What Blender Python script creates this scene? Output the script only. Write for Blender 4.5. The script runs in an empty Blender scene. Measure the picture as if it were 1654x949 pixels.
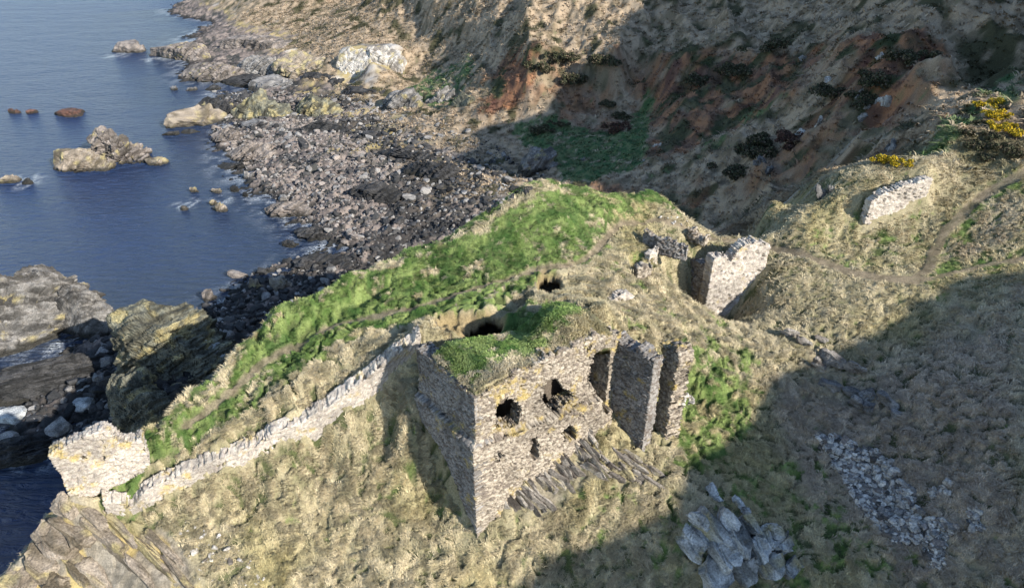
import bpy, math, random
import numpy as np
Q = 1.0            # mesh density factor
random.seed(7)
PI = math.pi
# ------------------------------------------------------------------ camera, light, exposure
sc = bpy.context.scene
FOC = 1103.0; PITCH = math.radians(32.5); CZ = 50.0
cam_d = bpy.data.cameras.new('camera'); cam = bpy.data.objects.new('camera', cam_d)
sc.collection.objects.link(cam)
cam.location = (0, 0, CZ); cam.rotation_euler = (PI/2 - PITCH, 0, 0)
cam_d.sensor_width = 36; cam_d.lens = 36*FOC/1654; cam_d.clip_start = .5; cam_d.clip_end = 20000
sc.camera = cam
SUN_EL = math.radians(29); SUN = np.array([.78, -.63]); SUN = SUN/np.linalg.norm(SUN)
SUNV = np.array([SUN[0]*math.cos(SUN_EL), SUN[1]*math.cos(SUN_EL), math.sin(SUN_EL)])
w = bpy.data.worlds.new('World'); sc.world = w; w.use_nodes = True
wn = w.node_tree
sky = wn.nodes.new('ShaderNodeTexSky'); sky.sky_type = 'NISHITA'; sky.sun_disc = False
sky.sun_elevation = SUN_EL; sky.sun_rotation = math.atan2(SUN[0], SUN[1]); sky.air_density = 1.0; sky.dust_density = .2; sky.ozone_density = 2.0
bg = wn.nodes['Background']; bg.inputs['Strength'].default_value = .15
wn.links.new(sky.outputs[0], bg.inputs['Color'])
sl = bpy.data.lights.new('sun', 'SUN'); sl.energy = 4.9; sl.angle = math.radians(.5); sl.color = (1, .95, .87)
so = bpy.data.objects.new('sun', sl); sc.collection.objects.link(so)
from mathutils import Vector, Matrix
so.rotation_euler = Vector(SUNV).to_track_quat('Z', 'Y').to_euler()
sc.view_settings.view_transform = 'Standard'; sc.view_settings.look = 'None'
sc.view_settings.gamma = 1; sc.view_settings.use_curve_mapping = False
sc.view_settings.exposure = .85

# ------------------------------------------------------------------ noise
def hsh(ix, iy, iz=0, s=0):
    h = (ix*374761393 + iy*668265263 + iz*2147483647 + s*974634777) & 0xffffffff
    h = ((h ^ (h >> 13))*1274126177) & 0xffffffff
    h = ((h ^ (h >> 15))*2246822519) & 0xffffffff
    h ^= h >> 14
    return (h & 0xffffff)/16777216.0
def vn2(x, y, s=0):
    xi = np.floor(x).astype(np.int64); yi = np.floor(y).astype(np.int64)
    fx = x-xi; fy = y-yi; fx = fx*fx*(3-2*fx); fy = fy*fy*(3-2*fy)
    a = hsh(xi, yi, 0, s); b = hsh(xi+1, yi, 0, s); c = hsh(xi, yi+1, 0, s); d = hsh(xi+1, yi+1, 0, s)
    return (a+(b-a)*fx)*(1-fy) + (c+(d-c)*fx)*fy
def fbm(x, y, o=4, s=0, g=.5):
    t = 0; a = 1; n = 0
    for k in range(o):
        t = t + a*vn2(x, y, s+k); n += a; a *= g
        x, y = (x*.8-y*.6)*2.03+7.1, (x*.6+y*.8)*2.03+3.7
    return t/n            # 0..1
def ridged(x, y, o=4, s=0):
    t = 0; a = 1; n = 0
    for k in range(o):
        t = t + a*(1-np.abs(2*vn2(x, y, s+k)-1))**2; n += a; a *= .5
        x, y = (x*.8-y*.6)*2.03+7.1, (x*.6+y*.8)*2.03+3.7
    return t/n
def vn3(x, y, z, s=0):
    xi = np.floor(x).astype(np.int64); yi = np.floor(y).astype(np.int64); zi = np.floor(z).astype(np.int64)
    fx = x-xi; fy = y-yi; fz = z-zi
    fx = fx*fx*(3-2*fx); fy = fy*fy*(3-2*fy); fz = fz*fz*(3-2*fz)
    r = 0
    for dx in (0, 1):
        wx = fx if dx else 1-fx
        for dy in (0, 1):
            wy = fy if dy else 1-fy
            for dz in (0, 1):
                r = r + wx*wy*(fz if dz else 1-fz)*hsh(xi+dx, yi+dy, zi+dz, s)
    return r
def fbm3(x, y, z, o=3, s=0):
    t = 0; a = 1; n = 0
    for k in range(o):
        t = t + a*vn3(x, y, z, s+k); n += a; a *= .5; x = x*2.03+5.1; y = y*2.03+1.7; z = z*2.03+9.2
    return t/n
def worley2(x, y, s=0, jit=.9):
    xi = np.floor(x).astype(np.int64); yi = np.floor(y).astype(np.int64)
    f1 = np.full(x.shape, 9.); f2 = np.full(x.shape, 9.); cid = np.zeros(x.shape); cx = np.zeros(x.shape); cy = np.zeros(x.shape)
    for dx in (-1, 0, 1):
        for dy in (-1, 0, 1):
            jx = xi+dx; jy = yi+dy
            px = jx+.5+jit*(hsh(jx, jy, 0, s)-.5); py = jy+.5+jit*(hsh(jx, jy, 1, s)-.5)
            d = np.hypot(x-px, y-py); m = d < f1
            f2 = np.where(m, f1, np.minimum(f2, d))
            cid = np.where(m, hsh(jx, jy, 2, s), cid); cx = np.where(m, px, cx); cy = np.where(m, py, cy); f1 = np.where(m, d, f1)
    return f1, f2, cid, cx, cy
def worley3(x, y, z, s=0, jit=.9):
    xi = np.floor(x).astype(np.int64); yi = np.floor(y).astype(np.int64); zi = np.floor(z).astype(np.int64)
    f1 = np.full(x.shape, 9.); f2 = np.full(x.shape, 9.); cid = np.zeros(x.shape)
    for dx in (-1, 0, 1):
        for dy in (-1, 0, 1):
            for dz in (-1, 0, 1):
                jx = xi+dx; jy = yi+dy; jz = zi+dz
                px = jx+.5+jit*(hsh(jx, jy, jz, s)-.5); py = jy+.5+jit*(hsh(jx, jy, jz, s+1)-.5); pz = jz+.5+.5*jit*(hsh(jx, jy, jz, s+2)-.5)
                d = np.sqrt((x-px)**2+(y-py)**2+(z-pz)**2); m = d < f1
                f2 = np.where(m, f1, np.minimum(f2, d)); cid = np.where(m, hsh(jx, jy, jz, s+3), cid); f1 = np.where(m, d, f1)
    return f1, f2, cid
def ss(a, b, x):
    t = np.clip((x-a)/(b-a), 0, 1); return t*t*(3-2*t)
def lerp(a, b, t): return a+(b-a)*t

# ------------------------------------------------------------------ survey: sight lines measured on the photograph -> world points at a known height
SP, CP = math.sin(PITCH), math.cos(PITCH)
def ray(px, py):
    u = (px-827)/FOC; v = (py-474.5)/FOC
    return np.array([u, CP - v*SP, -SP - v*CP])
def at(px, py, z):
    d = ray(px, py); t = (z-CZ)/d[2]; return np.array([d[0]*t, d[1]*t, z])
def on_wall(p0, p1, pxs):
    """sight lines -> (along, height) on the vertical plane through p0,p1"""
    p0 = np.asarray(p0)[:2]; d = np.asarray(p1)[:2]-p0; d = d/np.linalg.norm(d); n = np.array([d[1], -d[0]]); o = []
    for a, b in pxs:
        r = ray(a, b); t = (n@p0)/(n@r[:2]); q = r*t; o.append(((q[:2]-p0)@d, CZ+q[2]))
    return o
A = at(765, 641, 25.2)[:2]
Bc = at(989, 552, 25.6)[:2]
Dc = at(673, 562, 25.2)[:2]
e1 = (Bc-A)/np.linalg.norm(Bc-A); e2 = (Dc-A)/np.linalg.norm(Dc-A)
LF = np.linalg.norm(Bc-A); LD = np.linalg.norm(Dc-A)
RD = 5.0                                         # depth of the hall under its turf
ctrl = []
def P(*a):
    for (px, py, z) in a: ctrl.append(at(px, py, z))
def XY(*a):
    for (x, y, z) in a: ctrl.append(np.array([x, y, z], float))
# crest of the headland, with the sea cliff that drops behind it
crest = [(20, 915, 12, 1), (78, 828, 14, 1), (112, 797, 16.6, 1), (150, 742, 17.5, 1), (213, 706, 18.3, 1), (300, 637, 19.6, 1), (380, 568, 20.6, 1), (450, 508, 21.8, 1),
         (560, 458, 23, 1), (650, 410, 23.8, 1), (760, 370, 24.8, 1), (815, 332, 25.7, 1), (870, 308, 26.4, 1), (940, 311, 26.2, 1),
         (1000, 318, 25.6, .9), (1045, 315, 25.3, .9), (1085, 336, 24.5, .9), (1130, 366, 23.3, .8), (1190, 384, 22.6, .8), (1238, 384, 22.6, .8)]
cw = [at(a, b, c) for a, b, c, d in crest]
for i, p in enumerate(cw):
    q0 = cw[max(i-1, 0)]; q1 = cw[min(i+1, len(cw)-1)]
    t = (q1-q0)[:2]; t /= np.linalg.norm(t); n = np.array([-t[1], t[0]])
    n = n*.75+np.array([-.1, .35]); n /= np.linalg.norm(n)
    ctrl.append(p)
    base = 1.5 if i < 14 else (3 if i < 17 else 9)
    if i < 3: base = -2.5
    for (dd, fr) in ((.9, .1), (4, .5), (8, .9), (11, 1)):
        XY((p[0]+n[0]*dd, p[1]+n[1]*dd, p[2]*(1-fr)+base*fr))
neck = [(1252, 345, 23.8), (1300, 334, 25), (1345, 322, 26), (1352, 286, 27), (1420, 256, 28.2), (1500, 257, 28.6), (1545, 205, 30.2), (1590, 145, 31.5), (1654, 108, 32.6), (1720, 85, 33.5), (1850, 60, 35)]
cw2 = [at(*a) for a in neck]
for i, p in enumerate(cw2):
    ctrl.append(p); d = 2 if i < 4 else -1
    XY((p[0]-.6, p[1]+1.2, p[2]-.8), (p[0]-2.0, p[1]+5.5, p[2]-4.5-d), (p[0]-3, p[1]+11, p[2]-8.5-d))
P((840, 420, 25), (920, 400, 25.4), (940, 350, 26), (1000, 350, 25.4), (1040, 350, 24.8), (700, 450, 24.2), (560, 500, 22.8), (600, 480, 23.4), (700, 492, 24), (820, 462, 24.5), (920, 438, 24.6),
  (960, 420, 24.6), (1000, 372, 25), (480, 560, 21.4), (400, 620, 20), (330, 680, 18.9), (250, 720, 18), (200, 770, 16.4), (150, 790, 15.9), (420, 600, 20.6), (620, 520, 23.4),
  (560, 545, 22.7), (540, 600, 21.6), (480, 650, 20.2), (420, 660, 19.6), (350, 710, 18.5), (640, 545, 23.3), (670, 530, 24), (610, 570, 22.8))
# top and foot of the curtain wall
CW0 = at(170, 823, 15.4)[:2]; CW1 = at(682, 566, 23.3)[:2]; CWD = (CW1-CW0)/np.linalg.norm(CW1-CW0); CWN = np.array([-CWD[1], CWD[0]])
CWB = on_wall(CW0, CW1, [(170, 823), (219, 831), (266, 802), (330, 777), (392, 752), (431, 731), (498, 701), (545, 672), (578, 650), (631, 608), (660, 583), (682, 566)])
for s_, z_ in CWB[1::2]+[CWB[-1]]:
    q = CW0+CWD*s_-CWN*.15; XY((q[0], q[1], z_)); q = CW0+CWD*s_+CWN*.95; XY((q[0], q[1], z_+1.4))
G0 = at(1152, 424, 23.2); G1 = at(1244, 394, 23.9); _d = (G1-G0)[:2]/np.linalg.norm((G1-G0)[:2]); _n = np.array([_d[1], -_d[0]])
for k_, (s_, z_) in enumerate(on_wall(G0, G1, [(1150, 498), (1168, 517)])):
    q = G0[:2]+_d*s_; XY((q[0]+_n[0]*.15, q[1]+_n[1]*.15, z_))
    if k_ < 2: XY((q[0]+_n[0]*1.0, q[1]+_n[1]*1.0, z_-.4))
XY((-6.9, 32.7, 20.7), (-6.6, 34.2, 22.0))
P((690, 660, 20.2), (720, 730, 17.8), (745, 800, 15.8), (768, 857, 14.3), (640, 700, 18.2), (700, 800, 14.9), (600, 760, 16.2), (520, 740, 16.4), (400, 800, 14.8), (300, 840, 14.1),
  (400, 870, 13.6), (520, 830, 14.0), (640, 850, 13.6), (400, 949, 11.7), (520, 949, 11.8), (640, 949, 12), (768, 949, 12.1), (300, 900, 12.8), (250, 949, 11.8))
# rocky west tip
P((40, 949, 10), (100, 949, 10.8), (180, 949, 11.3), (60, 900, 12), (130, 880, 13.2), (200, 880, 13.3), (120, 830, 14.9), (170, 830, 15))
XY((-29, 20, 1), (-34, 23, -2), (-24, 15, 2), (-40, 20, -3), (-38, 28, -3), (-33, 16, -3))
# hall front
P((860, 815, 15.8), (880, 770, 16.9), (930, 725, 18.1), (985, 690, 19), (1030, 722, 17.6), (960, 790, 16.6), (880, 850, 14.6), (1000, 850, 14.9), (900, 949, 12.4), (1000, 949, 12.8), (1000, 640, 19.6),
  (1075, 700, 17.9), (1050, 780, 16.6), (1100, 640, 19), (1100, 560, 21.3), (1040, 540, 22.4), (1000, 520, 23.6), (1040, 500, 23), (1160, 620, 19.3), (1100, 850, 15.3))
# slope behind the hall
P((1003, 492, 23.2), (1003, 470, 23.7), (960, 470, 24), (1000, 430, 24.2), (1030, 395, 24.3), (1060, 440, 23.3), (1050, 470, 22.8), (1110, 500, 21.3), (1205, 517, 18.7), (1250, 447, 21.5), 
  (1060, 400, 23.9), (1110, 395, 23.2), (1250, 400, 22.4), (1140, 560, 20.4))
P((900, 480, 24.9), (860, 478, 24.9), (780, 500, 24.5), (950, 495, 24.9), (985, 520, 25), (700, 515, 24.3), (830, 500, 25))
# right-hand slope
P((1300, 420, 22.6), (1400, 440, 22.6), (1480, 450, 22.8), (1540, 440, 23.4), (1654, 425, 24.6), (1350, 370, 24), (1404, 358, 24.7), (1460, 337, 25.7), (1508, 308, 26.9),
  (1412, 317, 26.5), (1460, 298, 27.3), (1505, 283, 28.1), (1540, 360, 25.4), (1600, 300, 27.4), (1654, 275, 28.6), (1654, 350, 26.6), (1620, 230, 29.6), (1560, 260, 28.4), (1520, 400, 24),
  (1300, 500, 20.6), (1250, 560, 19.6), (1400, 520, 20.8), (1480, 560, 19.9), (1580, 520, 21.8), (1654, 560, 22.4), (1230, 640, 18.2), (1300, 600, 18.9), (1380, 640, 17.9), (1450, 660, 18.3),
  (1540, 640, 20), (1654, 700, 20.5), (1320, 700, 16.8), (1400, 780, 15.8), (1500, 780, 17.3), (1600, 800, 18.4), (1250, 780, 15.6), (1150, 800, 15.8), (1500, 910, 15.2), (1400, 900, 14.5), (1300, 949, 12.8),
  (1654, 900, 17), (1654, 949, 16.2), (1400, 949, 13.4), (1520, 949, 14.6), (1180, 830, 15.6), (1190, 880, 14.7), (1200, 949, 12.2), (1100, 949, 12.8))
XY((0, 18, 4), (-15, 17, 3), (15, 16, 4), (30, 15, 9), (0, 10, 0), (40, 20, 19), (45, 30, 23), (55, 45, 29), (60, 60, 36), (60, 30, 28), (45, 8, 20), (20, 8, 4), (-20, 8, -1))
# cove and cliffs beyond
P((600, 400, .8), (520, 345, .8), (460, 300, .7), (430, 255, .8), (400, 215, 1), (360, 170, 1.2), (480, 165, 1.8), (450, 210, 1.5), (560, 170, 2.2), (640, 180, 3.4), (700, 205, 4.4), (760, 215, 5), (700, 300, 2.4), (600, 300, 1.8),
  (550, 250, 1.9), (650, 240, 2.8), (780, 290, 4), (850, 285, 5), (900, 295, 6.2), (760, 360, 2.2), (820, 330, 3.5), (640, 350, 1.4), (640, 380, 1.2), (560, 380, .7), (330, 118, .9), (480, 110, 2), (420, 90, 2), (550, 150, 3), (320, 88, .8), (480, 60, 3), (300, 55, 0), (400, 40, 3), (400, 10, 6),
  (350, 330, -1.2), (420, 380, -1), (300, 250, -1.5), (330, 200, -1), (280, 180, -1.5), (250, 120, -1.5), (200, 80, -2), (150, 60, -2.5), (100, 200, -3), (100, 350, -3), (0, 100, -4), (0, 300, -4), (200, 440, -3), (300, 480, -1.6), (400, 440, -1.4), (500, 405, -.6),
  (345, 140, -.6), (420, 137, -.4), (560, 402, .1), (-150, 100, -5), (-150, 300, -5), (-200, 500, -5), (0, 20, -4), (180, 20, -2))
P((420, 460, .4), (390, 490, .6), (480, 430, .5), (520, 440, 1), (340, 515, .5), (300, 530, 2), (200, 545, .6), (150, 548, .2), (120, 530, -1), (60, 620, -.7), (200, 520, -.8), (130, 620, 1.2), (60, 660, 1.1), (200, 600, 1.5), (100, 700, .3), (180, 690, .5), (220, 640, 1.2),
  (20, 700, .3), (60, 740, .2), (160, 730, -.5), (40, 800, -1.5), (0, 860, -3), (300, 540, 6), (250, 600, 5), (330, 580, 8), (280, 640, 8), (230, 680, 5), (-100, 700, -2), (-100, 600, -1), (-60, 860, -4), (0, 640, -.5))
P((1000, 230, 9), (900, 230, 7), (1040, 262, 9.5), (820, 200, 6.5), (940, 270, 7.5), (980, 290, 8.5), (760, 180, 7), (850, 180, 8.6), (960, 190, 9), (870, 130, 13.6), (870, 75, 18.5), (960, 130, 14), (1000, 75, 20), (1030, 180, 10.5), (1020, 120, 15),
  (780, 110, 12), (800, 75, 16), (700, 130, 5), (690, 90, 7.5), (650, 120, 4), (740, 150, 6.5), (580, 130, 3.5), (600, 100, 8.5), (640, 75, 10), (560, 78, 9), (500, 120, 3.5), (680, 60, 9), (560, 40, 9), (620, 20, 12), (750, 40, 15), (850, 30, 21), (950, 30, 22), (1000, 0, 25), (850, 0, 23), (700, 0, 18), (500, 0, 9),
  (1100, 250, 12), (1100, 170, 16), (1100, 75, 21.5), (1200, 200, 16.5), (1160, 230, 13.8), (1300, 200, 21), (1250, 150, 20), (1300, 130, 23.5), (1400, 200, 26), (1400, 130, 27.5), (1330, 90, 24.5), (1250, 90, 21.5), (1190, 100, 21), (1500, 100, 31), (1450, 75, 30), (1540, 80, 33),
  (1350, 250, 21.5), (1250, 250, 17), (1150, 300, 12), (1200, 300, 14), (1050, 300, 9.5), (1180, 350, 11), (1250, 310, 15.5), (1310, 290, 19), (1450, 200, 28), (1500, 180, 29.5), (1480, 230, 28), (1100, 0, 26), (1300, 0, 28), (1500, 0, 34))
XY((0, 230, 45), (60, 230, 50), (-60, 300, 40), (100, 150, 50), (120, 80, 50), (90, 100, 46), (90, 60, 43), (150, 300, 55), (-20, 420, 50), (-120, 420, 30), (200, 450, 60), (120, 40, 45), (100, 15, 40), (80, 30, 36), (75, 50, 38), (80, 75, 42), (-200, 420, -3), (-140, 320, -2), (-110, 260, -1), (-60, 255, 8))
C = np.array(ctrl)
# drop near-duplicates that would make the fit spike
keep = []
for i in range(len(C)):
    if all((np.hypot(*(C[i, :2]-C[j, :2])) > .45) for j in keep): keep.append(i)
C = C[keep]
def rbf_fit(C, c=.8, lam=.02):
    d = np.hypot(C[:, None, 0]-C[None, :, 0], C[:, None, 1]-C[None, :, 1]); K = -np.sqrt(d*d+c*c) - lam*0*np.eye(len(C))
    K -= 0; n = len(C); M = np.zeros((n+1, n+1)); M[:n, :n] = K - lam*np.eye(n)*(-1); M[:n, n] = 1; M[n, :n] = 1
    s = np.linalg.solve(M, np.append(C[:, 2], 0)); return C[:, :2], s, c
def rbf_eval(R, x, y):
    X, s, c = R; sh = x.shape; x = x.ravel(); y = y.ravel(); out = np.full(x.shape, s[-1])
    xf = x.astype(np.float32); yf = y.astype(np.float32)
    for i0 in range(0, len(x), 20000):
        a = xf[i0:i0+20000, None]; b = yf[i0:i0+20000, None]
        out[i0:i0+20000] += -(np.sqrt((a-X[:, 0].astype(np.float32))**2+(b-X[:, 1].astype(np.float32))**2+c*c) @ s[:-1].astype(np.float32))
    return out.reshape(sh)
RT = rbf_fit(C)
def inq(x, y, poly):
    ins = np.zeros(x.shape, bool); n = len(poly)
    for i in range(n):
        x1, y1 = poly[i]; x2, y2 = poly[(i+1) % n]
        c = (y1 > y) != (y2 > y)
        with np.errstate(divide='ignore', invalid='ignore'):
            ins ^= c & (x < (x2-x1)*(y-y1)/(y2-y1+1e-12)+x1)
    return ins
def sdist(x, y, poly, margin=3.0, closed=True):
    """signed distance to a polygon (negative inside), only evaluated near it"""
    poly = np.asarray(poly)[:, :2]; out = np.full(x.shape, margin*2.)
    m = (x > poly[:, 0].min()-margin) & (x < poly[:, 0].max()+margin) & (y > poly[:, 1].min()-margin) & (y < poly[:, 1].max()+margin)
    if not m.any(): return out
    xs = x[m]; ys = y[m]; d = np.full(xs.shape, 1e9); n = len(poly)
    for i in range(n if closed else n-1):
        a = poly[i]; b = poly[(i+1) % n]; v = b-a; t = np.clip(((xs-a[0])*v[0]+(ys-a[1])*v[1])/(v@v+1e-12), 0, 1)
        d = np.minimum(d, np.hypot(xs-a[0]-t*v[0], ys-a[1]-t*v[1]))
    if closed: d = np.where(inq(xs, ys, poly), -d, d)
    out[m] = d; return out
# coarse raster for sight lines
gx = np.arange(-110, 140, .5); gy = np.arange(8, 330, .5)
GX, GY = np.meshgrid(gx, gy); GZ = rbf_eval(RT, GX, GY)
def hz(x, y):
    fx = np.clip((np.asarray(x, float)+110)/.5, 0, len(gx)-1.001); fy = np.clip((np.asarray(y, float)-8)/.5, 0, len(gy)-1.001)
    ix = fx.astype(int); iy = fy.astype(int); fx = fx-ix; fy = fy-iy
    return (GZ[iy, ix]*(1-fx)+GZ[iy, ix+1]*fx)*(1-fy)+(GZ[iy+1, ix]*(1-fx)+GZ[iy+1, ix+1]*fx)*fy
def hit(px, py, zmin=None):
    d = ray(px, py); t = np.arange(20, 330, .1); p = d[None, :]*t[:, None]; z = CZ+p[:, 2]
    h = hz(p[:, 0], p[:, 1])
    if zmin is not None: h = np.maximum(h, zmin)
    k = np.argmax(z < h); k = k if (z < h).any() else len(t)-1
    return np.array([p[k, 0], p[k, 1], max(z[k], h[k])])
def region(*pts, **k): return [hit(a, b)[:2] for a, b in pts]
# ------------------------------------------------------------------ hall footprint and pits
def quad(s0, s1, t0, t1): return [A+e1*s+e2*t for s, t in ((s0, t0), (s1, t0), (s1, t1), (s0, t1))]
FOOT = quad(.55, LF+.55, .55, RD-.6)
def stq(*l): return [tuple(A+e1*s+e2*t) for s, t in l]
VAULT1 = stq((3.4, 5.0), (8.2, 5.0), (9.2, 10.2), (3.6, 10.2)); VAULT2 = [tuple(at(885, 466, 24.4)[:2]+np.array(q)) for q in ((-.9, -.7), (1.1, -.7), (1.6, 2.4), (-.6, 2.4))]
ROOF_OUT = quad(-.15, LF+.25, -.15, RD+.8)
PITS = [  # (outline on the photograph, depth, rim softness)
    (region((760, 516), (800, 514), (806, 530), (795, 538), (756, 534)), .5, .5),
    (region((694, 520), (716, 505), (760, 503), (800, 512), (806, 530), (745, 532), (705, 526)), .8, .5),
    (region((868, 452), (880, 446), (900, 452), (902, 470), (885, 474), (872, 466)), 2.2, .35),
    (region((795, 500), (815, 480), (850, 473), (855, 482), (830, 500)), 1.1, .6),
    (region((1066, 424), (1085, 412), (1145, 420), (1152, 500), (1118, 478), (1092, 455)), 3.2, .9),
    (region((1018, 418), (1030, 415), (1036, 450), (1024, 445)), 1.2, .4),
    (region((572, 488), (590, 470), (632, 452), (636, 462), (600, 482), (580, 492)), .8, .6),
]
BUMPS = [  # turf humps (outline, height, softness)
    (region((420, 520), (520, 480), (640, 440), (650, 455), (540, 500), (440, 545)), .5, 1.0),
    (region((900, 345), (960, 330), (1000, 345), (960, 370), (905, 372)), .7, 1.4),
]
CR = {}
roofc = []
for (px, py, z) in [(765, 634, 25.4), (880, 573, 25.9), (940, 548, 26.2), (988, 538, 26.0), (674, 554, 25.3), (722, 595, 25.4), (700, 545, 26.0), (730, 560, 26.1), (770, 590, 25.9), (800, 560, 25.5), (830, 540, 25.5), (860, 545, 25.2), (820, 590, 26.1),
                    (880, 520, 26.8), (915, 500, 27.0), (950, 520, 26.9), (890, 500, 26.6), (840, 495, 25.9), (820, 520, 25.2), (870, 560, 26.1), (930, 535, 26.7), (970, 530, 26.4), (985, 520, 25.6), (900, 478, 25.4), (860, 476, 25.0), (780, 500, 24.5), (950, 492, 25.2), (700, 515, 24.4), (680, 540, 24.6),
                    (690, 530, 24.8), (750, 545, 25.7), (1000, 530, 24.6)]:
    roofc.append(at(px, py, z))
RR = rbf_fit(np.array(roofc), .5)
def carve(x, y, z, lumps=True):
    for poly, dep, soft in PITS:
        d = sdist(x, y, poly, 2.5); d = d + .45*(fbm(x*1.7, y*1.7, 3, 31)-.5)
        z = z - dep*ss(soft, -soft*.9, d)
    for poly, dep, soft in BUMPS:
        z = z + dep*ss(soft, -soft, sdist(x, y, poly, 2.5))
    return z

# ------------------------------------------------------------------ ground cover zones (world outlines)
G = [ (region((226, 706), (300, 645), (385, 572), (452, 512), (560, 462), (650, 414), (760, 374), (850, 330), (875, 312), (1000, 322), (1046, 320), (1050, 340), (1008, 362), (985, 400), (945, 430), (890, 446), (850, 470), (800, 500), (830, 520), (740, 505), (690, 512),
              (620, 525), (540, 560), (470, 610), (430, 660), (340, 720), (260, 765), (150, 800), (132, 790), (212, 715)), 1.2),
      (region((130, 795), (215, 712), (280, 700), (250, 760), (170, 800)), .95),
      ([at(a, b, 25.6)[:2] for a, b in ((790, 480), (850, 474), (900, 482), (935, 505), (935, 535), (885, 565), (815, 603), (765, 632), (722, 598), (685, 556), (690, 540), (760, 545), (820, 530))], 1.35),
      (region((1090, 590), (1140, 500), (1190, 530), (1240, 640), (1150, 770), (1080, 760)), .82),
      (region((860, 830), (980, 790), (1100, 800), (1300, 720), (1350, 760), (1500, 900), (1500, 949), (800, 949)), .58),
      (region((1340, 560), (1430, 545), (1560, 640), (1500, 700), (1400, 640)), .15),
      (region((1488, 452), (1530, 405), (1560, 425), (1654, 395), (1654, 440), (1560, 440)), 1.2),
      (region((1470, 452), (1500, 400), (1560, 330), (1654, 275), (1654, 300), (1580, 350), (1540, 400), (1500, 455)), .85),
      (region((1370, 330), (1500, 370), (1490, 440), (1400, 440), (1260, 420)), .55),
      (region((560, 700), (640, 600), (690, 650), (768, 850), (740, 850)), .6),
      (region((330, 745), (470, 690), (600, 640), (640, 640), (560, 680), (440, 730)), .5),
      (region((960, 440), (1040, 400), (1060, 470), (1140, 560), (1060, 560), (1000, 520)), .55),
      (region((820, 195), (900, 190), (1010, 205), (1045, 120), (1055, 120), (1052, 200), (1040, 270), (960, 290), (905, 295), (890, 250), (850, 240)), .95),
      (region((640, 150), (700, 110), (760, 90), (770, 100), (740, 170), (660, 170)), .7),
      (region((1555, 175), (1654, 105), (1654, 140), (1560, 200), (1490, 260), (1480, 220)), .8),
      (region((1040, 290), (1120, 250), (1200, 190), (1290, 130), (1290, 145), (1180, 240)), .35)]
TIP = [at(a, b, z)[:2] for a, b, z in ((5, 940, 9), (20, 915, 12), (78, 828, 14), (112, 797, 16.4), (165, 824, 15.2), (225, 836, 14.6), (290, 885, 13), (355, 955, 11.8), (300, 1100, 8), (0, 1100, 5))]
ROCK = [(TIP, 1),
        (region((772, 857), (800, 780), (870, 745), (930, 722), (990, 745), (1010, 790), (930, 800), (880, 830)), .62),
        (region((1100, 949), (1095, 880), (1130, 830), (1200, 810), (1270, 840), (1280, 949)), .35),
        (region((540, 130), (560, 75), (650, 75), (650, 110), (600, 140)), .9)]
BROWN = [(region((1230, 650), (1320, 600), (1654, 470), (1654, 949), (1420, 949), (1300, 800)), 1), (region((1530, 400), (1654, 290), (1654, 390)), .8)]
RED = [(region((790, 110), (820, 80), (870, 90), (850, 180), (780, 180)), .95), (region((960, 300), (1240, 380), (1360, 290), (1480, 250), (1300, 240), (1250, 330), (1120, 300), (1050, 300)), .8),
       (region((870, 150), (960, 120), (1040, 200), (900, 190)), .6), (region((1020, 80), (1340, 80), (1280, 160), (1180, 220), (1040, 270), (1060, 200)), .85), (region((1190, 300), (1300, 200), (1400, 110), (1520, 90), (1440, 200), (1340, 260), (1200, 330)), .5),
       (region((880, 80), (1000, 80), (1020, 110), (960, 200), (860, 160)), .5), (region((1330, 100), (1520, 80), (1480, 140), (1400, 210)), .95)]
PEBBLE = [(region((600, 185), (700, 175), (770, 205), (860, 270), (910, 300), (860, 312), (800, 270), (740, 250), (690, 240)), 1), (region((620, 130), (700, 110), (720, 130), (640, 180)), .8), (region((560, 150), (640, 150), (620, 185)), .6)]
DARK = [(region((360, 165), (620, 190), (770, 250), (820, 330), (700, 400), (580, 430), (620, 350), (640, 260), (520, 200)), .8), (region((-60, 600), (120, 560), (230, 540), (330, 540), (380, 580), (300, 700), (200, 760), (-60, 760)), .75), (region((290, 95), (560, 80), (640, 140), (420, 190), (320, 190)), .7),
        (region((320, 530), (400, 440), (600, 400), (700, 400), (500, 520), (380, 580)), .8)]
LICHEN = [(TIP, .8)]
PATHS = [([(300, 690), (352, 648), (395, 608), (460, 565), (540, 525), (620, 507), (690, 490), (760, 468), (850, 440), (930, 428), (955, 412), (985, 378), (1005, 362), (1050, 356), (1095, 362), (1125, 378), (1160, 385), (1235, 398)], .27),
         ([(1242, 399), (1300, 412), (1360, 434), (1420, 447), (1478, 450), (1500, 432), (1512, 400), (1530, 370), (1560, 340), (1600, 308), (1660, 276), (1720, 250)], .42),
         ([(1482, 452), (1540, 438), (1600, 425), (1700, 408)], .2)]
PW = [([hit(a, b)[:2] for a, b in pts], wd) for pts, wd in PATHS]
CRW = [np.array(p[:2]) for p in cw[3:17]]
G.append((CRW+[p+np.array([.7, -2.4]) for p in CRW[::-1]], 1.15))
def zsum(L, x, y, soft, seed, warp=.8, m=6.):
    o = np.zeros(x.shape); nz = (fbm(x/2.2, y/2.2, 3, seed)-.5)*warp*2.5
    for poly, s in L:
        o = np.maximum(o, s*ss(soft, -soft, sdist(x, y, poly, m)+nz))
    return o
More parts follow.
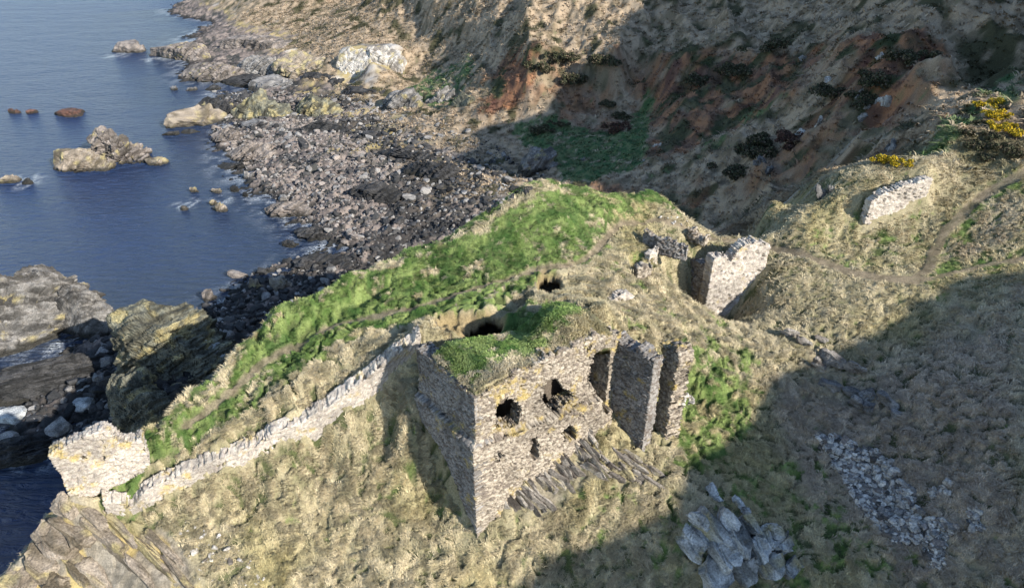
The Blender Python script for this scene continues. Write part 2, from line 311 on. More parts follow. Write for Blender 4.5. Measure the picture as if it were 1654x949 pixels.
def zones(x, y, z, slope):
    r = np.hypot(x, y); far = ss(60, 75, r)
    Z = {}
    Z['far'] = far
    Z['green'] = zsum(G, x, y, .9, 11)
    rk = zsum(ROCK, x, y, .5, 12)
    Z['red'] = zsum(RED, x, y, 1.8, 13, 2)
    Z['pebble'] = zsum(PEBBLE, x, y, 1.0, 14, 1.5)
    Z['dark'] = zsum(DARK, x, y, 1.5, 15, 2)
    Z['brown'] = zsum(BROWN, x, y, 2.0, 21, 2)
    Z['lichen'] = zsum(LICHEN, x, y, .8, 16)
    p = np.zeros(x.shape)
    for pts, wd in PW:
        d = sdist(x, y, pts, 2, closed=False)+(fbm(x*1.3, y*1.3, 3, 17)-.5)*.35
        p = np.maximum(p, ss(wd+.12, wd-.12, d))
    Z['path'] = p
    low = ss(4.2, 2.0, z+(fbm(x/3, y/3, 3, 18)-.5)*3)*(1-.9*Z['green'])
    steep = ss(1.15, 1.9, slope+(fbm(x/1.5, y/1.5, 3, 19)-.5)*.8)*(1-ss(28, 30, z))
    steep = np.where(far > .5, steep*.35, steep)
    seacliff = ss(12, 7, z+(fbm(x/2, y/2, 3, 20)-.5)*5)*(x < 0)*(r < 76)
    out = 0*x
    Z['rock'] = np.clip(np.maximum.reduce([rk, low, steep, seacliff, out]), 0, 1)*(1-p)
    Z['shore'] = np.clip(np.maximum(low, seacliff), 0, 1)
    return Z
STRAW = np.array([.51, .425, .27]); STRAW2 = np.array([.34, .29, .175]); GREEN = np.array([.10, .165, .040]); GREEN2 = np.array([.25, .31, .10]); DGREEN = np.array([.03, .085, .02])
def mixc(a, b, t): return a*(1-t[:, None])+np.asarray(b)[None, :]*t[:, None] if np.ndim(b) == 1 else a*(1-t[:, None])+b*t[:, None]
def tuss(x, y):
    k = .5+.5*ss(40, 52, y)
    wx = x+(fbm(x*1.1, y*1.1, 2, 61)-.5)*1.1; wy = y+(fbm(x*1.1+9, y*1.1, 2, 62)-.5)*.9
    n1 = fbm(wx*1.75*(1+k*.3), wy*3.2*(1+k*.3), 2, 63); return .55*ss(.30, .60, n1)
def cover(x, y, z, Z):
    """own colour of the turf: patches of dead straw and living grass"""
    n = x.shape[0]
    a = fbm(x/1.1, y/1.1, 4, 40); b = fbm(x*1.6, y*1.6, 3, 41); c = fbm(x/5, y/5, 3, 42)
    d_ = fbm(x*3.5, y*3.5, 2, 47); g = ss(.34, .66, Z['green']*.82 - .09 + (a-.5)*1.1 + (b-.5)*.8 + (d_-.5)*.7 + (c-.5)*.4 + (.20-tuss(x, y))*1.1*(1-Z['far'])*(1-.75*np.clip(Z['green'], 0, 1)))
    straw = mixc(np.repeat(STRAW[None], n, 0), STRAW2, ss(.3, .7, b))
    straw = mixc(straw, np.array([.36, .30, .12]), ss(.5, .75, c)*.5)
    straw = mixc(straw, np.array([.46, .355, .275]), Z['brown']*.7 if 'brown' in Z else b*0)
    gr = mixc(np.repeat(GREEN[None], n, 0), GREEN2, ss(.3, .75, b)); gr = mixc(gr, DGREEN, ss(.55, .72, fbm(x*.9+9, y*.9, 3, 43))*.7)
    col = mixc(straw, gr, g)
    # heather, bracken and scrub of the far banks
    redm = Z['red']*ss(.28, .55, fbm(x/4, y/4, 4, 44)+.12)
    red = mixc(np.repeat(np.array([[.12, .062, .042]]), n, 0), np.array([.35, .17, .088]), ss(.35, .7, a)); red = mixc(red, np.array([.035, .045, .02]), ss(.5, .66, fbm(x/2.5, y/2.5, 3, 45)))
    fs = mixc(np.repeat(np.array([[.38, .29, .195]]), n, 0), np.array([.20, .155, .10]), ss(.4, .65, a)); fs = mixc(fs, np.array([.07, .065, .035]), ss(.56, .70, fbm(x/3.3, y/3.3, 4, 46)))
    fg = mixc(np.repeat(np.array([[.05, .10, .04]]), n, 0), np.array([.13, .155, .07]), ss(.35, .7, b))
    fcol = mixc(mixc(fs, red, redm), fg, ss(.35, .7, Z['green']*.85+(a-.5)*1.3+(b-.5)*.6))
    fcol = mixc(fcol, np.array([.10, .045, .04]), ss(.6, .7, c)*Z['red']*.6)
    return mixc(col, fcol, Z['far']), g
def ground_colour(x, y, z, Z, slope):
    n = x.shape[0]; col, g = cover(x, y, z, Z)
    a = fbm(x*2.2, y*2.2, 3, 50); b = fbm(x/3, y/3, 4, 51); s = fbm(x*.5+z*1.2, y*3+z*2.0, 3, 52)
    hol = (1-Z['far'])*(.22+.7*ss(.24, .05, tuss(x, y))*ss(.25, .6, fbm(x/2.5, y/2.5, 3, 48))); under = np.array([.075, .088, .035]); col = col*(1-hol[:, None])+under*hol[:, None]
    # rock
    rk = mixc(np.repeat(np.array([[.22, .19, .155]]), n, 0), np.array([.34, .30, .25]), ss(.35, .7, a))
    rk = mixc(rk, np.array([.10, .09, .08]), ss(.5, .65, s))
    pink = mixc(np.repeat(np.array([[.25, .205, .175]]), n, 0), np.array([.13, .11, .10]), ss(.4, .6, a)); pink = mixc(pink, np.array([.06, .06, .055]), ss(.56, .66, fbm(x/1.4, y/1.4, 3, 53)))
    rk = mixc(rk, pink, Z['shore'])
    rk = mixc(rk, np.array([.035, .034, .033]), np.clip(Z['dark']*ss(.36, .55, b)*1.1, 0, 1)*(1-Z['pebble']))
    rk = mixc(rk, np.array([.03, .03, .028]), ss(.75, .2, z)*Z['shore'])
    rk = mixc(rk, mixc(np.repeat(np.array([[.30, .27, .25]]), n, 0), np.array([.17, .15, .14]), ss(.4, .6, fbm(x*3, y*3, 2, 54))), Z['pebble'])
    lich = (y > 125)*(x < -10)*(z > 2.5)*ss(.45, .6, fbm(x/3, y/3, 3, 55)); rk = mixc(rk, np.array([.42, .33, .14]), lich*.7)
    rk = mixc(rk, np.array([.55, .40, .09]), Z['lichen']*ss(.50, .62, fbm(x*.9, y*.9, 4, 56))); rk = mixc(rk, np.array([.38, .33, .24]), Z['lichen']*.5)
    white = ((x < 0)*(y > 130)*(z > 3.5)*(z < 13)).astype(float)*ss(.45, .6, fbm(x/4, y/4, 3, 57)); rk = mixc(rk, np.array([.48, .45, .41]), white*.8)
    wf = (x > 10)*Z['far']; rk = mixc(rk, np.array([.30, .31, .31]), wf*.8)
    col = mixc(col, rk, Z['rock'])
    col = mixc(col, mixc(np.repeat(np.array([[.24, .19, .13]]), n, 0), np.array([.14, .11, .075]), ss(.4, .6, a)), Z['path']*.85)
    pit = np.zeros(n)
    for poly, dep, soft in PITS[:3]: pit = np.maximum(pit, ss(.5, -.1, sdist(x, y, poly, 2)))
    col = mixc(col, np.array([.30, .22, .11]), pit*.75)
    return np.clip(col, 0, 1)
def base_z(x, y):
    z = rbf_eval(RT, x, y)
    return carve(x, y, z)
def detail(x, y, z, Z, far):
    """relief on top of the smooth ground"""
    rock = Z['rock']; grass = 1-np.maximum(rock, Z['path']*.8)
    r = np.hypot(x, y)
    inner = ss(1.5, .2, sdist(x, y, ROOF_OUT, 2.5))
    z = z + (fbm(x/7, y/7, 3, 60)-.5)*1.0*(1-far)*grass*(1-inner)
    tus = tuss(x, y)
    z = z + grass*(1-far)*(1-.55*ss(38, 46, y))*((tus-.25)*(.48+.42*ss(.3, .65, fbm(x/3.5, y/3.5, 2, 49))) + (fbm(x*3.1, y*3.1, 2, 64)-.5)*.10)
    # far banks: gullies and scrub
    gl = ridged(x/16+z*.02, y/30, 3, 65)
    z = z + far*grass*((gl-.5)*5.2*ss(7, 15, z)*ss(62, 85, np.hypot(x, y)) + (ridged(x/6, y/8, 3, 74)-.5)*1.6*ss(8, 14, z) + (fbm(x/1.6, y/1.6, 4, 66)-.5)*1.3)
    # rock: tilted beds that break into steps
    q = (x*.55-y*.83); q2 = (x*.83+y*.55)
    st = fbm(q2/6, q/1.3, 4, 67); saw = (q/1.1+fbm(x/3, y/3, 3, 68)*3) % 1.0
    amp = lerp(.35, 1.0, Z['shore'])*np.where(z > -1, 1, .3)
    z = z + rock*amp*((st-.5)*1.7 + (saw-.5)*.45 + (ridged(x/1.6, y/1.6, 3, 69)-.5)*.75 + (fbm(x/5, y/9, 3, 73)-.5)*1.2*far)*(1-Z['pebble']*.85)*(1-.0*far)
    z = z - Z['path']*.10
    return z

# ------------------------------------------------------------------ materials
def new_mat(name, rough=.9, spec=.2):
    m = bpy.data.materials.new(name); m.use_nodes = True; nt = m.node_tree; b = nt.nodes['Principled BSDF']
    b.inputs['Roughness'].default_value = rough; b.inputs['Specular IOR Level'].default_value = spec
    return m, nt, b
def N(nt, t, **k):
    n = nt.nodes.new(t)
    for a, v in k.items():
        if a in n.inputs: n.inputs[a].default_value = v
        else: setattr(n, a, v)
    return n
def attr_mat(name, rough=.92, bump=.25, scale=14., vary=.45, spec=.15, fine=60., dist=.05):
    """surface whose own colour comes from the mesh, broken up by solid noise"""
    m, nt, b = new_mat(name, rough, spec); L = nt.links.new
    at_ = N(nt, 'ShaderNodeAttribute', attribute_name='col'); tc = N(nt, 'ShaderNodeTexCoord')
    n1 = N(nt, 'ShaderNodeTexNoise', Scale=scale, Detail=6., Roughness=.65); n2 = N(nt, 'ShaderNodeTexNoise', Scale=fine, Detail=3.)
    L(tc.outputs['Object'], n1.inputs['Vector']); L(tc.outputs['Object'], n2.inputs['Vector'])
    mr = N(nt, 'ShaderNodeMapRange'); mr.inputs['From Min'].default_value = .3; mr.inputs['From Max'].default_value = .7
    mr.inputs['To Min'].default_value = 1-vary; mr.inputs['To Max'].default_value = 1+vary*.8
    L(n1.outputs['Fac'], mr.inputs['Value'])
    mx = N(nt, 'ShaderNodeMix', data_type='RGBA', blend_type='MULTIPLY'); mx.inputs[0].default_value = 1
    L(at_.outputs['Color'], mx.inputs[6]); L(mr.outputs[0], mx.inputs[7]); L(mx.outputs[2], b.inputs['Base Color'])
    ad = N(nt, 'ShaderNodeMath', operation='ADD'); L(n1.outputs['Fac'], ad.inputs[0]); L(n2.outputs['Fac'], ad.inputs[1])
    bp = N(nt, 'ShaderNodeBump', Strength=bump*2, Distance=dist); L(ad.outputs[0], bp.inputs['Height']); L(bp.outputs[0], b.inputs['Normal'])
    return m
M_ground = attr_mat('ground', .95, .4, 9., .4, .1)
M_grass = attr_mat('grass', .9, .0, 2., .25, .1)
M_stone = attr_mat('rubble_masonry', .93, .45, 12., .35, .15, 55.)
M_rock = attr_mat('rock', .85, .55, 8., .6, .25, 34.)
M_leaf = attr_mat('foliage', .85, .0, 3., .3, .2)

# ------------------------------------------------------------------ mesh building
COL = sc.collection
def mk(name, V, Fq, mat, col=None, smooth=True, parent=None):
    V = np.asarray(V, np.float32); me = bpy.data.meshes.new(name)
    if isinstance(Fq, np.ndarray):
        n, k = Fq.shape
        me.vertices.add(len(V)); me.vertices.foreach_set('co', V.ravel())
        me.loops.add(n*k); me.loops.foreach_set('vertex_index', Fq.astype(np.int32).ravel())
        me.polygons.add(n); me.polygons.foreach_set('loop_start', np.arange(0, n*k, k, dtype=np.int32))
        me.update(calc_edges=True)
    else: me.from_pydata(V.tolist(), [], [list(map(int, f)) for f in Fq])
    me.polygons.foreach_set('use_smooth', np.full(len(me.polygons), smooth))
    if col is not None:
        c = np.ones((len(V), 4), np.float32); c[:, :3] = col
        a = me.color_attributes.new('col', 'FLOAT_COLOR', 'POINT'); a.data.foreach_set('color', c.ravel())
    me.materials.append(mat); me.validate()
    o = bpy.data.objects.new(name, me); COL.objects.link(o)
    if parent: o.parent = parent
    return o
def tag(o, label=None, cat=None, group=None, kind=None):
    if label: o['label'] = label
    if cat: o['category'] = cat
    if group: o['group'] = group
    if kind: o['kind'] = kind
    return o
def empty(name, loc, label=None, cat=None, group=None):
    o = bpy.data.objects.new(name, None); COL.objects.link(o); o.location = loc; bpy.context.view_layer.update(); tag(o, label, cat, group); return o
def sub(V, F, fm):
    F = F[fm]; u, inv = np.unique(F, return_inverse=True); return u, inv.reshape(F.shape)

# ------------------------------------------------------------------ terrain
def terrain():
    nc = int(1150*Q); r0, r1 = 13., 480.; nr = int(1250*Q)
    th = np.radians(np.linspace(-64, 64, nc)); rr = r0*np.exp(np.linspace(0, 1, nr)**.93*math.log(r1/r0))
    T, R = np.meshgrid(th, rr); x = (R*np.sin(T)).ravel(); y = (R*np.cos(T)).ravel()
    z = base_z(x, y); zz = z.reshape(T.shape); xx = x.reshape(T.shape); yy = y.reshape(T.shape)
    dr = np.gradient(zz, axis=0)/np.gradient(R, axis=0); dt = np.gradient(zz, axis=1)/(R*np.gradient(T, axis=1)+1e-9)
    slope = np.where(dr.ravel() < 0, np.hypot(dr, dt).ravel(), 0)
    Z = zones(x, y, z, slope)
    z2 = detail(x, y, z, Z, Z['far'])
    inn = inq(x, y, [tuple(p) for p in FOOT]) | inq(x, y, VAULT1) | inq(x, y, VAULT2); z2 = np.where(inn, np.minimum(z2, 18.5), z2)
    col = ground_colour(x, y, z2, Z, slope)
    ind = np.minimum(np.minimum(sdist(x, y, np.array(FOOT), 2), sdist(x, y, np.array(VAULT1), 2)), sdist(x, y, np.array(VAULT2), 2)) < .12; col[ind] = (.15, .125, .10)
    idx = np.arange(nr*nc).reshape(nr, nc)
    Fq = np.stack([idx[:-1, :-1], idx[:-1, 1:], idx[1:, 1:], idx[1:, :-1]], -1).reshape(-1, 4)
    V = np.stack([x, y, z2], 1)
    # sideways push on rock so steps overhang a little
    cls = np.zeros(len(x), int); r = np.hypot(x, y)
    cls[(Z['far'] > .5)] = 1
    cls[(Z['shore'] > .5)] = 2
    cls[Z['path'] > .5] = 3
    fc = np.max(np.where(cls[Fq] == 3, 3, 0), axis=1); fc = np.where(fc == 3, 3, cls[Fq[:, 0]])
    for k, nm in ((0, 'headland'), (1, 'hillside'), (2, 'foreshore'), (3, 'footpath')):
        u, F2 = sub(V, Fq, fc == k)
        if len(F2): tag(mk(nm, V[u], F2, M_ground, col[u]), kind='structure')
    return V, idx
TV, TI = terrain()
# ------------------------------------------------------------------ sea
def sea():
    nc = int(420*Q); nr = int(900*Q)
    th = np.radians(np.linspace(-75, 75, nc)); rr = 20*np.exp(np.linspace(0, 1, nr)*math.log(9000/20))
    T, R = np.meshgrid(th, rr); x = (R*np.sin(T)).ravel(); y = (R*np.cos(T)).ravel()
    z = np.zeros(x.shape)
    idx = np.arange(nr*nc).reshape(nr, nc)
    Fq = np.stack([idx[:-1, :-1], idx[:-1, 1:], idx[1:, 1:], idx[1:, :-1]], -1).reshape(-1, 4)
    # depth of the bed under each point drives the water's own colour and the surf
    h = np.where(R.ravel() < 320, base_z(x, y), -5.)
    f = ss(-1.2, .1, h)*ss(.46, .58, fbm(x/1.5, y/1.5, 4, 80))*(h < .5)
    f2 = f*0
    for (px, py, rad) in SURF:
        p = at(px, py, 0); d = np.hypot(x-p[0], y-p[1])/rad
        f2 = np.maximum(f2, ss(1, .3, d)*ss(.46, .58, ridged(x/2.2, y/1.2, 4, 81)))
    shal = ss(-3.5, -.3, h+(fbm(x/5, y/5, 3, 82)-.5)*1.5)
    deep = np.repeat(np.array([[.020, .047, .125]]), len(x), 0)
    col = mixc(deep, np.array([.03, .05, .09]), shal*.75)
    foam = np.clip(f2*1.3+f*.9, 0, 1)
    m, nt, b = new_mat('sea', .32, .40); L = nt.links.new
    b.inputs['IOR'].default_value = 1.33
    at_ = N(nt, 'ShaderNodeAttribute', attribute_name='col'); fo = N(nt, 'ShaderNodeAttribute', attribute_name='foam')
    tc = N(nt, 'ShaderNodeTexCoord')
    mp = N(nt, 'ShaderNodeMapping'); mp.inputs['Rotation'].default_value = (0, 0, math.radians(22)); mp.inputs['Scale'].default_value = (.30, 1.0, 1)
    L(tc.outputs['Object'], mp.inputs['Vector'])
    n1 = N(nt, 'ShaderNodeTexNoise', Scale=1.25, Detail=8., Roughness=.6, Distortion=.4); L(mp.outputs[0], n1.inputs['Vector'])
    mp2 = N(nt, 'ShaderNodeMapping'); mp2.inputs['Rotation'].default_value = (0, 0, math.radians(-12)); mp2.inputs['Scale'].default_value = (.5, 1.0, 1)
    L(tc.outputs['Object'], mp2.inputs['Vector'])
    n2 = N(nt, 'ShaderNodeTexNoise', Scale=.16, Detail=3., Roughness=.5); L(mp2.outputs[0], n2.inputs['Vector'])
    ad = N(nt, 'ShaderNodeMath', operation='MULTIPLY_ADD'); L(n2.outputs['Fac'], ad.inputs[0]); ad.inputs[1].default_value = 1.3; L(n1.outputs['Fac'], ad.inputs[2])
    bp = N(nt, 'ShaderNodeBump', Strength=1., Distance=2.8); L(ad.outputs[0], bp.inputs['Height']); L(bp.outputs[0], b.inputs['Normal'])
    n3 = N(nt, 'ShaderNodeTexNoise', Scale=3.5, Detail=6., Roughness=.7); L(tc.outputs['Object'], n3.inputs['Vector'])
    th_ = N(nt, 'ShaderNodeMath', operation='MULTIPLY'); L(fo.outputs['Fac'], th_.inputs[0])
    mr = N(nt, 'ShaderNodeMapRange'); mr.inputs['From Min'].default_value = .42; mr.inputs['From Max'].default_value = .6; L(n3.outputs['Fac'], mr.inputs['Value']); L(mr.outputs[0], th_.inputs[1])
    mx = N(nt, 'ShaderNodeMix', data_type='RGBA'); L(th_.outputs[0], mx.inputs[0]); L(at_.outputs['Color'], mx.inputs[6]); mx.inputs[7].default_value = (.7, .74, .76, 1)
    L(mx.outputs[2], b.inputs['Base Color'])
    o = mk('sea', np.stack([x, y, z], 1), Fq, m, col)
    a = o.data.attributes.new('foam', 'FLOAT', 'POINT'); a.data.foreach_set('value', foam.astype(np.float32))
    tag(o, kind='structure')
SURF = [(140, 530, 5), (120, 548, 4), (60, 600, 3.5), (30, 640, 3), (210, 545, 3), (250, 525, 4), (290, 520, 4), (330, 118, 7), (400, 110, 6), (250, 98, 6), (345, 150, 4), (510, 440, 3), (440, 250, 4), (385, 270, 4), (190, 90, 5), (520, 405, 4),
        (50, 720, 3), (40, 690, 2.5), (35, 294, 5), (300, 330, 3), (355, 325, 3), (560, 395, 3)]
sea()
# ------------------------------------------------------------------ the mainland hill to the right of and behind the view (its shadow lies over the cove)
def tent(name, ridge, slope_, seed, rough=1.5):
    R_ = np.array(ridge, float); cs = np.append(0, np.cumsum(np.hypot(*np.diff(R_[:, :2], axis=0).T))); n = int(cs[-1]/1.5)
    s = np.linspace(0, cs[-1], n); X = np.array([np.interp(s, cs, R_[:, k]) for k in range(3)]).T
    t = np.gradient(X[:, :2], axis=0); t /= np.linalg.norm(t, axis=1)[:, None]; nn = np.c_[-t[:, 1], t[:, 0]]
    m = 17; V = []
    for k in np.linspace(-1, 1, m):
        h = X[:, 2]+4; d = k*h/slope_; V.append(np.c_[X[:, :2]+nn*d[:, None], X[:, 2]-abs(k)*h])
    V = np.stack(V, 1)
    cap = lambda E_, sg, i: np.stack([np.r_[V[i, j, :2]+t[i]*sg*V[i, j, 2:3].clip(0)*0, V[i, j, 2]] for j in range(m)])
    P_ = V.reshape(-1, 3); P_[:, 2] += (fbm(P_[:, 0]/6, P_[:, 1]/6, 4, seed)-.5)*rough; idx = np.arange(n*m).reshape(n, m)
    F_ = np.stack([idx[:-1, :-1], idx[:-1, 1:], idx[1:, 1:], idx[1:, :-1]], -1).reshape(-1, 4).tolist()
    F_ += [idx[0, :].tolist(), idx[-1, ::-1].tolist()]
    z0 = np.zeros(len(P_)); Z = dict(far=z0+1, green=z0, red=z0+.2); c, g = cover(P_[:, 0], P_[:, 1], P_[:, 2], Z)
    tag(mk(name, P_, F_, M_ground, c), kind='structure')
HT = math.tan(SUN_EL)
def over(px, py, t): h = hit(px, py); return (h[0]+SUN[0]*t, h[1]+SUN[1]*t, h[2]+HT*t)
tent('hill', [over(1760, 420, 42), over(1654, 446, 46), over(1545, 472, 52), over(1500, 540, 56), over(1400, 570, 58), over(1250, 640, 60), over(1140, 765, 62), over(1020, 850, 64), over(880, 925, 66), over(840, 990, 66), (38, -40, 50)], 1.9, 301, 6)
tent('hill', [(71, 51, 60), (86, 70, 68), (110, 100, 84), (160, 150, 100)], 2.0, 302, 9)
# ------------------------------------------------------------------ masonry
def stone_colour(x, y, z, f1, f2, cid, warm, lich, seed):
    n = x.shape[0]
    lo = np.array([.34, .28, .215]) if warm else np.array([.25, .23, .21])  # unset: darker grey set, which also paints shade into some walls
    hi = np.array([.60, .52, .41]) if warm else np.array([.40, .37, .335])
    if warm == 2: lo = np.array([.47, .41, .34]); hi = np.array([.70, .63, .53])
    c = mixc(np.repeat(lo[None], n, 0), hi, cid)
    c = mixc(c, np.array([.16, .125, .10]) if warm != 2 else np.array([.36, .31, .27]), (cid > .86)*.8)
    c = mixc(c, np.array([.13, .105, .08]) if warm != 2 else np.array([.42, .36, .31]), ss(.13, .03, f2-f1)*.8)
    st = fbm3(x/1.8, y/1.8, z/1.8, 3, seed+5)
    c = c*(1-.28*ss(.45, .65, st))[:, None]
    l = ss(.55, .70, fbm3(x*1.3, y*1.3, z*1.3, 4, seed+9)+lich*.8)*ss(.25, .6, fbm3(x*6, y*6, z*6, 2, seed+10))
    c = mixc(c, np.array([.50, .37, .11]), l*.7)
    return c
def slab(name, pts, thick, zb, zt, holes=(), step=.06, warm=1, seed=1, ledge=None, lich=lambda s, z: 0*s-.06, parent=None, rag=.25, side=1, stone=(.28, .13), rough=1.0, extra=None, corner=None, shear=None, wander=.16, slump=0):
    """rubble wall along a line on the ground; its outer face is on the right-hand side of the line (side=1)"""
    pts = np.array([p[:2] for p in pts], float); seg = np.hypot(*np.diff(pts, axis=0).T); cs = np.append(0, np.cumsum(seg)); Lt = cs[-1]
    ni = max(2, int(Lt/step)+1); S = np.linspace(0, Lt, ni); X = np.interp(S, cs, pts[:, 0]); Y = np.interp(S, cs, pts[:, 1])
    k = max(1, int(.5/step)); tx = np.gradient(X); ty = np.gradient(Y)
    if len(pts) > 2:
        ker = np.ones(2*k+1)/(2*k+1); tx = np.convolve(np.pad(tx, k, 'edge'), ker, 'valid'); ty = np.convolve(np.pad(ty, k, 'edge'), ker, 'valid')
    ln = np.hypot(tx, ty); nx = ty/ln*side; ny = -tx/ln*side
    zbv = zb(S) if callable(zb) else np.full(ni, zb); ztv = zt(S) if callable(zt) else np.full(ni, zt)
    z0 = zbv.min(); z1 = ztv.max()+.5; nj = int((z1-z0)/step)+1; Zl = np.linspace(z0, z1, nj)
    Sc = (S[:-1]+S[1:])/2; Zc = (Zl[:-1]+Zl[1:])/2; SC, ZC = np.meshgrid(Sc, Zc, indexing='ij')
    f1, f2, cid, cx, cy = worley2(SC.ravel()/stone[0], ZC.ravel()/stone[1], seed)
    cx = cx*stone[0]; cy = cy*stone[1]; cxc = np.clip(cx, 0, Lt)
    nz_ = (fbm(cx*1.1, cy*0+seed, 4, seed+1)-.5)*rag*2.6+(cid-.5)*rag*.5
    keep = (cy*.55+ZC.ravel()*.45 < np.interp(cxc*.5+SC.ravel()*.5, S, ztv)+nz_) & (ZC.ravel() > np.interp(SC.ravel(), S, zbv))
    jx_ = (fbm(SC.ravel()*3, ZC.ravel()*3, 3, seed+31)-.5)*.4; jz_ = (fbm(SC.ravel()*3+9, ZC.ravel()*3, 3, seed+32)-.5)*.4
    for h in holes: keep &= ~inq(cx*.6+SC.ravel()*.4+jx_*.5, cy*.6+ZC.ravel()*.4+jz_*.5, h)
    if extra is not None: keep &= extra(cx, cy)
    keep = keep.reshape(ni-1, nj-1)
    nt = max(2, int(thick/step/1.3)); K = nt+1
    def vid(i, j, k): return (i*nj+j)*K+k
    I, J = np.nonzero(keep); F = []
    q = lambda a, b, c, d: F.append(np.stack([a, b, c, d], -1))
    q(vid(I, J, 0), vid(I+1, J, 0), vid(I+1, J+1, 0), vid(I, J+1, 0))
    q(vid(I, J, nt), vid(I, J+1, nt), vid(I+1, J+1, nt), vid(I+1, J, nt))
    kp = np.pad(keep, 1)
    for di, dj in ((-1, 0), (1, 0), (0, -1), (0, 1)):
        nb = ~kp[1+di:1+di+ni-1, 1+dj:1+dj+nj-1] & keep; i, j = np.nonzero(nb)
        if di == -1: a = (i, j); b = (i, j+1)
        elif di == 1: a = (i+1, j+1); b = (i+1, j)
        elif dj == -1: a = (i+1, j); b = (i, j)
        else: a = (i, j+1); b = (i+1, j+1)
        for k in range(nt): q(vid(*a, k), vid(*b, k), vid(*b, k+1), vid(*a, k+1))
    F = np.concatenate(F); u, inv = np.unique(F, return_inverse=True); F = inv.reshape(F.shape)
    ii = u//(nj*K); jj = (u//K) % nj; kk = u % K
    s = S[ii]; z = Zl[jj]; t = kk/nt*thick
    # the core of a broken wall is loose, so inner layers wander
    mid = np.sin(kk/nt*PI); jx = (fbm(s*2.5+t*3, z*2.5, 2, seed+3)-.5)*.5*mid*wander*1.6
    if slump: z = z-slump*(1-t/thick)**1.3*ss(.75, .15, np.interp(s, S, ztv)-z)
    z = z+jx; zu = z; z = z+(shear(s) if shear else 0); out = np.where(kk == 0, 1, 0)
    if ledge is not None:
        lz = ledge(s) if callable(ledge) else ledge
        oo = ss(.0, -.06, z-lz); out_off = .40*oo*(kk <= 1)
    else: out_off = 0
    px = X[ii]-nx[ii]*t+nx[ii]*out_off; py = Y[ii]-ny[ii]*t+ny[ii]*out_off
    if corner is not None:
        cend, cvx, cvy = corner; cm = ss(.9, .0, abs(s-(0 if cend == 0 else Lt)))*oo; px = px+cvx*cm; py = py+cvy*cm
    V = np.stack([px, py, z], 1)
    # normals
    a = V[F[:, 1]]-V[F[:, 0]]; b = V[F[:, 3]]-V[F[:, 0]]; fn = np.cross(a, b); vnm = np.zeros_like(V)
    for c in range(4): np.add.at(vnm, F[:, c], fn)
    vnm /= np.linalg.norm(vnm, axis=1)[:, None]+1e-9
    w1, w2, wc = worley3(s/stone[0]+(vn2(s*2, zu*2, seed)-.5)*.3, t/stone[0], zu/stone[1]+(vn2(s, zu, seed+2)-.5)*.6, seed+20)
    d = (wc-.5)*.085 - .07*ss(.16, .0, w2-w1) - .22*((wc*7919) % 1 > .94) + (fbm3(s/1.3, t/1.3, z/1.3, 3, seed+4)-.5)*.26 + (fbm3(s*5, t*5, z*5, 2, seed+6)-.5)*.05
    V = V+vnm*(d*rough)[:, None]
    col = stone_colour(V[:, 0], V[:, 1], V[:, 2], w1, w2, wc, warm, lich(s, z), seed)
    return mk(name, V, F, M_stone, col, True, parent)

NF = np.array([e1[1], -e1[0]]); BE = Bc+e1*.3
hall = empty('castle_hall', (*A, 14.3), 'tall ruined stone hall roofed with green turf, round holes in its sunlit front', 'castle ruin')
def rel(o, parent):
    o.parent = parent; o.matrix_parent_inverse = parent.matrix_world.inverted(); return o
def grow(h, k=1.2):
    c = [sum(q[0] for q in h)/len(h), sum(q[1] for q in h)/len(h)]; return [(c[0]+(a-c[0])*k, c[1]+(b-c[1])*k) for a, b in h]
fac = [grow(on_wall(A, Bc, h)) for h in (
    [(803, 668), (806, 655), (814, 648), (828, 650), (840, 660), (834, 682), (820, 688), (806, 686)],
    [(880, 640), (886, 620), (900, 613), (908, 628), (926, 641), (905, 655), (897, 664), (882, 660)],
    [(852, 722), (858, 703), (866, 716), (863, 733), (854, 733)],
    [(905, 694), (914, 682), (926, 690), (921, 703), (908, 699)],
    [(799, 726), (804, 726), (804, 737), (800, 737)],
    [(957, 600), (962, 580), (972, 572), (984, 570), (1000, 560), (1000, 640), (986, 648), (972, 655), (966, 632), (955, 615)],
    [(944, 562), (950, 558), (953, 566), (947, 570)])]
ft = on_wall(A, Bc, [(765, 640), (800, 622), (840, 600), (880, 578), (925, 556), (950, 546), (988, 545)])
fs_, fz_ = np.array(ft).T
LED = np.mean([q[1] for q in on_wall(A, Bc, [(764, 722), (850, 684), (940, 644)])])
foot = lambda P0, P1, off=1.0: (lambda s: hz(P0[0]+(P1[0]-P0[0])*s/np.linalg.norm(P1-P0), P0[1]+(P1[1]-P0[1])*s/np.linalg.norm(P1-P0))-off)
rel(slab('front_wall', [A, BE], 1.1, lambda s: 12.6+s*.42, lambda s: np.interp(s, fs_, fz_), fac, .042, 1, 3, LED,
     lambda s, z: .075*ss(.5, 0, abs(z-LED-.1))+.06*ss(1.3, .3, np.interp(s, fs_, fz_)-z)-.05+.09*ss(1.2, 0, abs(s-LF+.4))*(z > 22), rag=.30, corner=(0, -e1[0]*.34, -e1[1]*.34), wander=.05), hall)
E2 = A+e2*(LD+.15)
rel(slab('side_wall', [E2, A-e2*0.0+e1*.02], 1.1, lambda s: 19.6-ss(1, 8, s)*6.6, 25.15, (), .05, 0, 5, LED, lambda s, z: 0*s-.08, rag=.08, corner=(1, NF[0]*.36, NF[1]*.36), wander=.0), hall)
rel(slab('end_wall', [BE+e1*.9+e2*.5, BE+e1*.9+e2*4.6], .9, 18, lambda s: 25.7-s*.15, (), .07, 1, 6, None, lambda s, z: 0*s+.0, rag=.3), hall)
